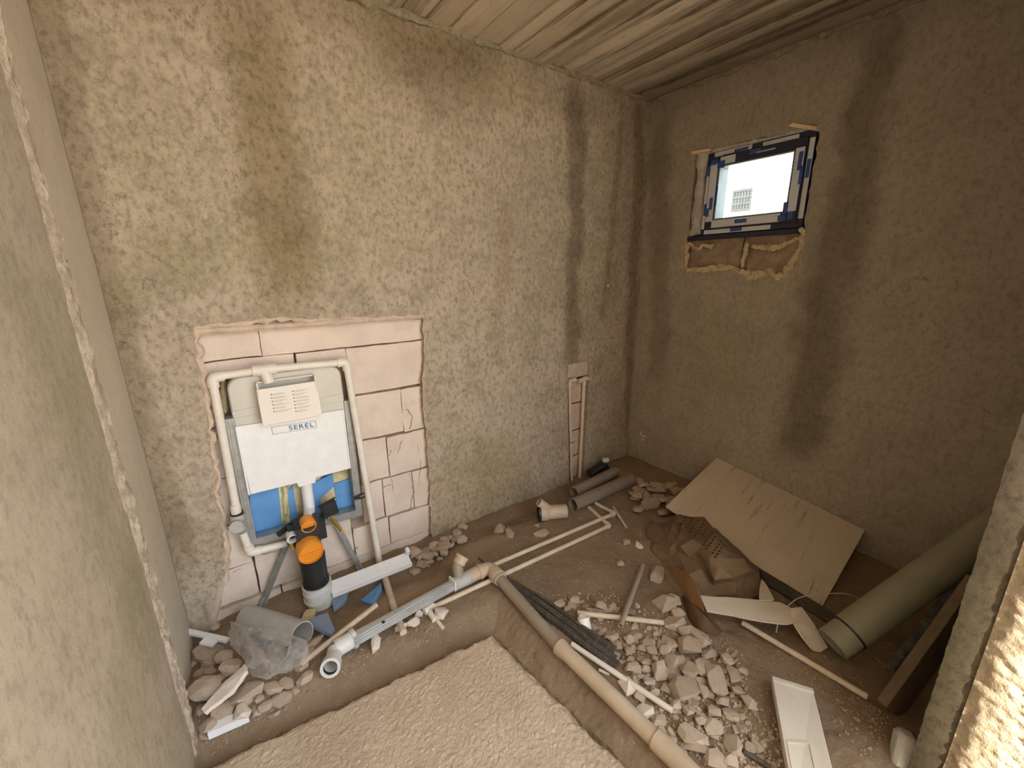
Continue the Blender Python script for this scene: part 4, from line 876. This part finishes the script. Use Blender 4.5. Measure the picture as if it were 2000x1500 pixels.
plate('long_strip', [(1363, 1160, .10), (1400, 1163, .10), (1440, 1168, .10), (1495, 1174, .10), (1530, 1176, .10), (1552, 1190, .10), (1568, 1212, .095), (1545, 1222, .09), (1515, 1213, .09), (1480, 1211, .09), (1430, 1205, .09), (1378, 1197, .09), (1450, 1188, .096), (1520, 1196, .097)], .006, M_board, TB)
plate('bent_end', [(1543, 1186, .12), (1568, 1182, .11), (1583, 1205, .08), (1604, 1238, .04), (1620, 1266, .015), (1604, 1276, .015), (1590, 1276, .015), (1566, 1240, .05), (1545, 1214, .09), (1575, 1225, .068)], .006, M_board, TB, .003)
plate('torn_tab', [(1486, 1125, .10), (1499, 1148, .10), (1517, 1176, .11), (1480, 1174, .11), (1482, 1150, .10)], .004, M_board, TB)
# dark conduits and a white wire under the tile
def cable(pts, r, mat, label, cat, name='cable', n=None, group=None, org=None):
    P = [FG(*p) for p in pts]; P = fillet(P, .2, 5) if len(P) > 2 else P; mb = MB(); mb.tube(P, r, 10); o = mb.build(name, mat, smooth=40, org=P[0]); return tag(o, label, cat, group)
for j, off in enumerate((-9, -2, 5, 12)):
    cable([(1488+off*.5, 1122+off, .02), (1560+off*.4, 1168+off, .015), (1655+off*.3, 1225+off, .012)], .011, M_cable, ORDN[j]+' dusty black conduit from the lower edge of the travertine tile', 'conduit', 'conduit', group='conduits under the tile')
cable([(1538, 1184, .15), (1560, 1166, .12), (1600, 1160, .10), (1660, 1158, .08), (1715, 1190, .03)], .0022, M_socket, 'thin white wire looping from the torn board past the tile corner', 'wire', 'wire')
cable([(1520, 1212, .10), (1516, 1235, .02)], .0025, M_socket, 'short white wire hanging below the torn board', 'wire', 'wire')
cable([(1690, 1272, .004), (1760, 1322, .004)], .003, M_rod, 'thin rusty wire on the dirt between the big pipe and the plank', 'wire', 'wire')
# big pipe leaning in the corner
A_ = FL(1626, 1258, .062); B_ = PX(1945, 1032, 2.40); d = (B_-A_); B2 = A_+d*1.12
GP = thing('drain_pipe', FL(1626, 1262, 0), 'thick grey-green drain pipe leaning up behind the wall end at right', 'drain pipe')
mb = MB(); mb.tube([A_, lerp(A_, B_, .1)], .060, 28, wall=.004); mb.tube([lerp(A_, B_, .1), B2], .064, 28, wall=.004); mb.build('pipe', M_green, GP, smooth=40)
mb = MB(); mb.tube([lerp(A_, B_, .097), lerp(A_, B_, .106)], .0652, 28, wall=.004); mb.build('socket_ring', M_black, GP, smooth=40)
# threaded rod and plank
A_ = FG(1738, 1306, .02); B_ = PX(1902, 1100, 2.30); mb = MB(); n = 70
for i in range(n): mb.tube([lerp(A_, B_, i/n), lerp(A_, B_, (i+.5)/n), lerp(A_, B_, (i+1)/n)], [.012, .0165, .012], 8)
o = mb.build('threaded_rod', M_rod, smooth=40, org=A_); tag(o, 'dirty threaded steel rod leaning between the thick pipe and the plank', 'steel rod')
A_ = FG(1735, 1385, .02); B_ = PX(1912, 1140, 2.06); d = B_-A_; R = rot_to(d, V((-.75, .35, .7))); mb = MB(); mb.box((A_+B_)/2, (d.length, .032, .11), R, .002); o = mb.build('wooden_plank', M_wood, org=A_, bev=.002); tag(o, 'old dark wooden plank leaning behind the wall end at right', 'plank')
# white panel and white lump in the foreground
PB = thing('foam_board', FG(1560, 1420), 'off-white rectangular board lying on dirt in the right foreground', 'board')
q = [FG(1508, 1322, .06), FG(1588, 1347, .06), FG(1640, 1560, .08), FG(1552, 1575, .07)]
mb = MB(); n_ = (q[1]-q[0]).cross(q[3]-q[0]).normalized(); n_ = n_ if n_.z > 0 else -n_; mb.prism(q, n_*-.03); mb.build('board', M_boardw, PB, bev=.002)
def onb(u, v): return lerp(lerp(q[0], q[1], u), lerp(q[3], q[2], u), v)+n_*.0015
mb = MB(); mb.prism([onb(a, b) for a, b in ((.08, .56), (.63, .56), (.63, .95), (.60, .95), (.60, .575), (.10, .575), (.10, .95), (.08, .95))], n_*-.002); mb.build('embossed_line', M_boardw, PB)
mb = MB(); mb.prism([onb(0, 0), onb(1, 0), onb(1, .045), onb(0, .045)], n_*.003); mb.build('raised_edge', M_boardw, PB)
c = FL(1762, 1462, .03); mb = MB(); mb.box(c, (.075, .05, .10), Matrix.Rotation(radians(25), 3, 'Y')@Matrix.Rotation(radians(15), 3, 'Z'), .006); o = mb.build('foam_lump', M_socket, org=c-V((0, 0, .05)), bev=.012, smooth=40); tag(o, 'white foam lump at the foot of the wall end at bottom right', 'foam')
# black cable bundle
for i in range(8):
    s = i/7; dx = lerp(-3, 20, s); dy = lerp(9, -9, s); jit = [random.uniform(-.8, .8) for _ in range(4)]
    cable([(972+dx*.5, 1128+dy*.6, .006), (1045+dx+jit[0], 1180+dy, .008+.010*(i % 3)), (1125+dx+jit[1], 1238+dy, .008+.010*((i+1) % 3)), (1205+dx*1.2+jit[2], 1295+dy*1.2+jit[3], .005)], .0075, M_cable, ORDN[i]+' dusty black cable from the brown drain pipe in the bundle beside it', 'cable', group='black cables beside the drain pipe')
cable([(935, 1090, .004), (972, 1122, .004), (992, 1140, .004)], .006, M_cable, 'short end of black cable showing behind the beige drain elbow', 'cable')
cable([(1452, 1468, .006), (1478, 1482, .006), (1505, 1500, .006)], .008, M_cable, 'dark cable piece on the rubble beside the off-white foreground board', 'cable')

# ------------------------------------------------------------------ stones
random.seed(21)
def hull(seed, n=16, flat=1., rnd=.0):
    rg = random.Random(seed); bm = bmesh.new()
    for i in range(n):
        p = V((rg.gauss(0, 1), rg.gauss(0, 1), rg.gauss(0, 1))).normalized()
        q = V([max(-.72, min(.72, c)) for c in p])/.72*rg.uniform(.82, 1) if rnd < .5 else p*rg.uniform(.93, 1)
        bm.verts.new(q)
    bmesh.ops.convex_hull(bm, input=bm.verts[:]); loose = [v for v in bm.verts if not v.link_faces]; bmesh.ops.delete(bm, geom=loose, context='VERTS')
    bmesh.ops.bevel(bm, geom=bm.edges[:], offset=.025, segments=1, affect='EDGES', clamp_overlap=True)
    m = max(max(abs(c) for c in v.co) for v in bm.verts)
    me = bpy.data.meshes.new('stone'); 
    for v in bm.verts: v.co /= m
    bm.to_mesh(me); bm.free(); return me
ANG = [hull(i) for i in range(14)]; RND = [hull(50+i, 26, rnd=1) for i in range(8)]
for me in ANG+RND: me.materials.append(M_stone)
RNDW = [m.copy() for m in ANG[:5]]
for me in RNDW: me.materials.clear(); me.materials.append(M_stonew)
cnt = 0
def rock(px, py, wpx, hpx, label, group=None, ang=None, pool=None, up=0., th=.5, name='stone', cat='stone', tilt=14):
    """stone about wpx by hpx pixels, lying on the floor"""
    global cnt
    p = FG(px, py, .015+up); s = pxsize(p); a = wpx*s/2; b = hpx*s/2*1.15; c = min(a, b)*th
    o = bpy.data.objects.new(name, (pool or ANG)[cnt % len(pool or ANG)]); cnt += 1; COL.objects.link(o)
    g_ = gz(p.x, p.y); o.location = (p.x, p.y, g_+c*.72+up); o.scale = (a, b, c)
    az = math.atan2(CR.y, CR.x)+(radians(ang) if ang is not None else radians(random.uniform(-18, 18)))
    o.rotation_euler = (radians(random.uniform(-tilt, tilt)), radians(random.uniform(-tilt, tilt)), az)
    return tag(o, label, cat, group)
# left heap
for (x_, y_, w_, h_, lb_l, pl, up) in [(404, 1273, 48, 36, 'rough brown stone under the small white T-shaped offcut', ANG, .01), (404, 1345, 64, 48, 'largest flat brown stone at the foot of the left wall', RND, .01), (482, 1352, 62, 42, 'broad flat brown stone in front of the plastic bag, right of the long shard', ANG, 0), (410, 1412, 40, 36, 'pale round stone at the wall foot beside the short white profile', RND, .0),
        (472, 1388, 36, 26, 'near-white smooth stone standing on the short white profile', RNDW, .03), (596, 1326, 32, 36, 'round brown stone left of the open pipe elbow', RND, .0), (550, 1364, 42, 34, 'rounded brown stone on the bank nearest the screed bed', RND, 0), (518, 1374, 34, 32, 'rounded brown stone left of the one nearest the screed bed', RND, 0), (449, 1306, 44, 40, 'round brown stone half under the left end of the plastic bag', RND, .0), (438, 1281, 36, 28, 'light brown stone below the small white T-shaped offcut', RND, .015)]:
    rock(x_, y_, w_, h_, lb_l, None, pool=pl, up=up)
for (x_, y_, w_, h_, up) in [(406, 1295, 32, 24, 0), (391, 1311, 27, 22, .0), (411, 1309, 24, 18, .0), (383, 1284, 20, 30, 0), (436, 1386, 40, 34, 0), (428, 1362, 34, 26, 0), (533, 1340, 44, 22, 0), (560, 1332, 34, 20, 0), (500, 1385, 26, 20, 0), (575, 1345, 22, 18, 0), (460, 1330, 28, 20, .0), (440, 1412, 30, 24, 0), (455, 1366, 26, 20, 0), (395, 1380, 28, 22, 0), (424, 1326, 26, 20, 0), (390, 1330, 22, 18, 0), (535, 1390, 20, 16, 0), (455, 1398, 18, 14, 0), (400, 1430, 20, 16, 0), (505, 1362, 20, 16, .02), (590, 1300, 24, 20, 0), (604, 1275, 26, 30, 0)]:
    rock(x_, y_, w_, h_, 'brown stone in the small heap between the left wall and the screed bed', 'stones heaped at the left wall', pool=RND if cnt % 2 else ANG, up=up)
rock(535, 1264, 34, 20, 'flat grey stone under the mouth of the wide grey pipe offcut', pool=ANG); rock(616, 1252, 18, 34, 'long tan plaster chip beside the mouth of the wide grey pipe offcut', pool=ANG, ang=-25)
for (x_, y_, w_, h_, l) in [(733, 1256, 20, 34, 'upright white plaster lump on the bank under the steel channel'), (862, 1196, 24, 26, 'round white plaster lump right of the water pipe tee'), (806, 1213, 26, 18, 'pale plaster lump behind the bank, left of the water pipe tee'), (782, 1222, 22, 16, 'small pale plaster lump touching the drain pipe, left of two'), (818, 1196, 16, 12, 'tiny pale chip against the drain pipe by the tee')]:
    rock(x_, y_, w_, h_, l, pool=RNDW, th=.9, name='plaster_lump', cat='plaster')
# foot of the wall opening
for i in range(34):
    u = random.random(); x_ = lerp(808, 905, u)+random.uniform(-14, 14); y_ = lerp(1100, 1045, u)+random.uniform(-22, 18); s = random.uniform(12, 26)
    rock(x_, y_, s, s*.8, 'tan rubble stone in the heap at the right foot of the wall opening', 'rubble at the foot of the opening', up=max(0, .03-.001*abs(y_-1070)))
for (x_, y_, w_, h_, l) in [(976, 1033, 22, 24, 'pale block chip against the back wall, left of a pair'), (994, 1041, 21, 24, 'greyer block chip against the back wall, right of a pair'), (1048, 1026, 11, 9, 'small chip beside the mouth of the beige branch fitting'), (1057, 1042, 32, 17, 'flat tan chip in front of the beige branch fitting'), (1224, 1057, 16, 13, 'small grey chip on bare dirt right of the pipe bends'), (1211, 1097, 15, 12, 'small pale chip on bare dirt left of the upright plaster shard'), (1249, 1064, 16, 15, 'small white chip just left of the paper sack'), (1284, 1124, 28, 50, 'tall jagged plaster shard beside the left edge of the paper sack'),
        (1264, 968, 19, 40, 'upright leaf-shaped shard near the end of the socketed brown pipe'), (1250, 940, 16, 20, 'small shard at the end of the socketed brown pipe'), (1347, 966, 26, 34, 'stone touching the upper left corner of the travertine tile'), (1320, 979, 38, 20, 'dark flat stone left of the travertine tile'), (1298, 1180, 48, 30, 'pale brick-shaped block just left of the sack flap'), (1316, 1214, 46, 30, 'rounded pale stone under the pale brick-shaped block'), (1336, 1343, 56, 42, 'largest flat pale slab in the middle of the rubble'), (1352, 1432, 62, 30, 'long flat slab at the lower end of the rubble'), (1356, 1453, 56, 16, 'light plaster strip on the front edge of the long flat slab'),
        (1400, 1326, 36, 54, 'tall grey stone right of the large pale slab'), (1225, 1341, 31, 28, 'pale cube-shaped lump against the white pipe offcut by the drain pipe'), (1259, 1386, 36, 24, 'triangular pale shard beside the drain pipe below the white pipe offcut'), (1397, 1488, 46, 32, 'blocky stone at the lower frame edge of the rubble'), (1245, 1180, 10, 10, 'tiny round white pebble near the crossed pipe offcuts')]:
    rock(x_, y_, w_, h_, l, pool=RNDW if 'white' in l else ANG, up=.02 if 'slab' in l or 'light plaster' in l else 0, th=.55 if 'slab' not in l else .4)
c = FG(1141, 1216, .022); t = thing('round_offcut', c-V((0, 0, .02)), 'white round plastic offcut on dirt beside the black cables', 'plastic offcut')
mb = MB(); mb.tube([c-V((.004, .01, .022)), c+V((.004, .012, .018))], [.029, .026], 18); mb.build('body', M_ppr, t, smooth=40); mb = MB(); mb.tube([c+V((.004, .012, .017)), c+V((.0045, .013, .024))], [.022, .016], 18); mb.build('top_disc', M_ppr, t, smooth=40)
# small corner rubble
for i in range(46):
    x_ = random.uniform(1238, 1345); y_ = random.uniform(942, 1000)+(x_-1290)*.12; s = random.uniform(12, 28)
    rock(x_, y_, s, s*.75, 'brown rubble stone in the corner heap between brown pipes and tile', 'rubble in the corner', up=random.uniform(0, .04))
# main rubble
listed = [(1315, 1170, 26, 24), (1195, 1237, 26, 20), (1264, 1253, 25, 18), (1308, 1250, 32, 24), (1252, 1262, 20, 16), (1273, 1267, 20, 16), (1229, 1268, 18, 14), (1261, 1290, 20, 12), (1237, 1306, 34, 18), (1291, 1312, 28, 34), (1255, 1320, 20, 8), (1268, 1330, 24, 16), (1347, 1306, 36, 30), (1374, 1298, 34, 34), (1372, 1324, 26, 12), (1312, 1288, 28, 28), (1347, 1258, 42, 30), (1366, 1245, 36, 34), (1385, 1273, 36, 14), (1420, 1285, 22, 22), (1432, 1312, 22, 34), (1450, 1306, 18, 14), (1249, 1361, 22, 20), (1290, 1408, 32, 20), (1347, 1386, 26, 20), (1376, 1345, 18, 24), (1392, 1420, 36, 26), (1426, 1392, 30, 24), (1464, 1370, 26, 22), (1430, 1450, 34, 34), (1464, 1455, 22, 20), (1480, 1450, 24, 20), (1425, 1480, 30, 22), (1093, 1174, 20, 15), (1108, 1183, 13, 13), (1121, 1168, 20, 16), (1174, 1184, 23, 18), (1197, 1186, 20, 16), (1325, 1195, 26, 20), (1340, 1228, 30, 18), (1230, 1245, 20, 14), (1245, 1236, 18, 12), (1205, 1255, 16, 20), (1300, 1265, 24, 16), (1330, 1285, 22, 16), (1345, 1330, 20, 14), (1410, 1365, 24, 16), (1440, 1345, 20, 14), (1395, 1385, 24, 18), (1320, 1375, 20, 16), (1300, 1345, 20, 16), (1280, 1350, 18, 12), (1370, 1405, 22, 14), (1450, 1420, 22, 16), (1330, 1470, 26, 18), (1310, 1440, 22, 16)]
for (x_, y_, w_, h_) in listed:
    rock(x_, y_, w_*1.08, h_*1.08, 'angular tan rubble stone in the big pile between the black cables and the dirt', 'rubble in the big pile', up=random.uniform(0, .015))
poly = [(1085, 1163), (1200, 1165), (1290, 1215), (1345, 1225), (1400, 1250), (1452, 1292), (1448, 1350), (1490, 1400), (1520, 1470), (1480, 1500), (1400, 1500), (1300, 1440), (1255, 1375), (1215, 1300), (1160, 1225)]
k = 0
while k < 190:
    x_ = random.uniform(1085, 1520); y_ = random.uniform(1160, 1500)
    if not inside((x_, y_), poly): continue
    k += 1; s = random.triangular(8, 24, 12); rock(x_, y_, s, s*.75, 'angular tan rubble stone in the big pile between the black cables and the dirt', 'rubble in the big pile')
# every stone of a heap gets a label of its own: landmark, side and order
MARK = {'rubble in the big pile': [((1336, 1343), 'the large flat pale slab'), ((1352, 1440), 'the long flat slab'), ((1400, 1326), 'the tall grey stone'), ((1225, 1341), 'the pale cube-shaped lump'), ((1259, 1386), 'the triangular pale shard'), ((1397, 1488), 'the blocky stone at the lower edge'), ((1298, 1180), 'the pale brick-shaped block'), ((1316, 1214), 'the rounded pale stone'), ((1141, 1216), 'the white round offcut'), ((1212, 1222), 'the crossed pipe offcuts'), ((1313, 1388), 'the lower end of the white pipe offcut'), ((1205, 1295), 'the cut ends of the black cables'), ((1415, 1240), 'the tip of the dark sack flap'), ((1510, 1330), 'the corner of the foreground board'), ((1478, 1482), 'the dark cable piece')],
    'stones heaped at the left wall': [((404, 1273), 'the stone under the T-shaped offcut'), ((404, 1345), 'the largest flat brown stone'), ((482, 1352), 'the broad flat brown stone'), ((410, 1412), 'the pale round wall-foot stone'), ((550, 1364), 'the rounded stone nearest the bed'), ((596, 1326), 'the open pipe elbow'), ((440, 1330), 'the long pale plaster shard')],
    'rubble in the corner': [((1264, 968), 'the upright leaf-shaped shard'), ((1250, 940), 'the end of the socketed brown pipe'), ((1347, 966), 'the stone touching the tile corner'), ((1320, 979), 'the dark flat stone'), ((1290, 1010), 'the upper edge of the sack')],
    'rubble at the foot of the opening': [((802, 1095), 'the right end of the white profile'), ((848, 1060), 'the right foot of the opening'), ((900, 1088), 'the capped drain branch'), ((890, 1045), 'the back wall beside the opening')]}
DIRN = ('right of', 'upper right of', 'above', 'upper left of', 'left of', 'lower left of', 'below', 'lower right of')
slots = {}
for o in COL.objects:
    if o.get('group') in MARK:
        d = o.location-EYE; z = d.dot(CF); x_ = 1000+FPX*d.dot(CR)/z; y_ = 750-FPX*d.dot(CU)/z
        (mx_, my_), nm = min(MARK[o['group']], key=lambda m: (m[0][0]-x_)**2+(m[0][1]-y_)**2)
        k = DIRN[int(((math.atan2(my_-y_, x_-mx_)+2*pi+pi/8) % (2*pi))/(pi/4)) % 8]
        slots.setdefault((nm, k), []).append(((mx_-x_)**2+(my_-y_)**2, o))
for (nm, k), l in slots.items():
    for i, (d, o) in enumerate(sorted(l, key=lambda q: q[0])):
        o['label'] = 'tan rubble stone, %s one %s %s' % (ORDN[min(i, 11)], k, nm)
# loose grit, too small to count
random.seed(5)
OCT = [V((1, 0, 0)), V((0, 1, 0)), V((-1, 0, 0)), V((0, -1, 0)), V((0, 0, 1)), V((0, 0, -1))]; OF = [(0, 1, 4), (1, 2, 4), (2, 3, 4), (3, 0, 4), (1, 0, 5), (2, 1, 5), (3, 2, 5), (0, 3, 5)]
def grit(n, region, smin, smax, gen, name, label, mat):
    mb = MB(); k = 0
    while k < n:
        x_, y_ = gen()
        if region and not inside((x_, y_), region): continue
        p = FG(x_, y_); s = random.triangular(smin, smax, smin); R = Matrix.Rotation(random.uniform(0, 6.3), 3, V((random.gauss(0, 1), random.gauss(0, 1), random.gauss(0, 1))).normalized())
        z = floor_h(p.x, p.y); mb.add([V((p.x, p.y, z+s*.3))+R@V((q.x*s*random.uniform(.6, 1.2), q.y*s*random.uniform(.6, 1.2), q.z*s*random.uniform(.4, .9))) for q in OCT], OF); k += 1
    o = mb.build(name, mat, org=FG(*region[0]) if region else (0, 0, 0)); tag(o, label, 'gravel', kind='stuff')
grit(1500, [(1080, 1160), (1200, 1160), (1300, 1210), (1400, 1245), (1460, 1290), (1460, 1350), (1540, 1460), (1520, 1500), (1400, 1500), (1290, 1440), (1245, 1375), (1200, 1300), (1150, 1225)], .003, .011, lambda: (random.uniform(1080, 1540), random.uniform(1160, 1500)), 'gravel', 'loose grit and crumbs between the stones of the big rubble pile', M_gravel)
grit(700, [(860, 1040), (960, 1010), (1100, 1040), (1260, 960), (1340, 985), (1260, 1080), (1240, 1160), (1000, 1170), (920, 1100), (850, 1110)], .002, .007, lambda: (random.uniform(850, 1340), random.uniform(950, 1170)), 'gravel', 'fine grit scattered on the bare dirt around the long water pipes', M_gravelb)
grit(700, [(385, 1280), (600, 1290), (720, 1260), (930, 1165), (1000, 1180), (940, 1220), (700, 1310), (560, 1385), (410, 1480), (388, 1440)], .003, .009, lambda: (random.uniform(385, 1000), random.uniform(1160, 1480)), 'gravel', 'loose crumbs of earth on the bank beside the screed bed', M_gravelb)
grit(500, [(1360, 1240), (1640, 1290), (1760, 1400), (1700, 1500), (1640, 1440), (1590, 1340), (1500, 1310), (1530, 1480), (1470, 1380), (1450, 1300)], .002, .008, lambda: (random.uniform(1360, 1760), random.uniform(1230, 1500)), 'gravel', 'fine grit on the dark dirt around the off-white foreground board', M_gravelb)
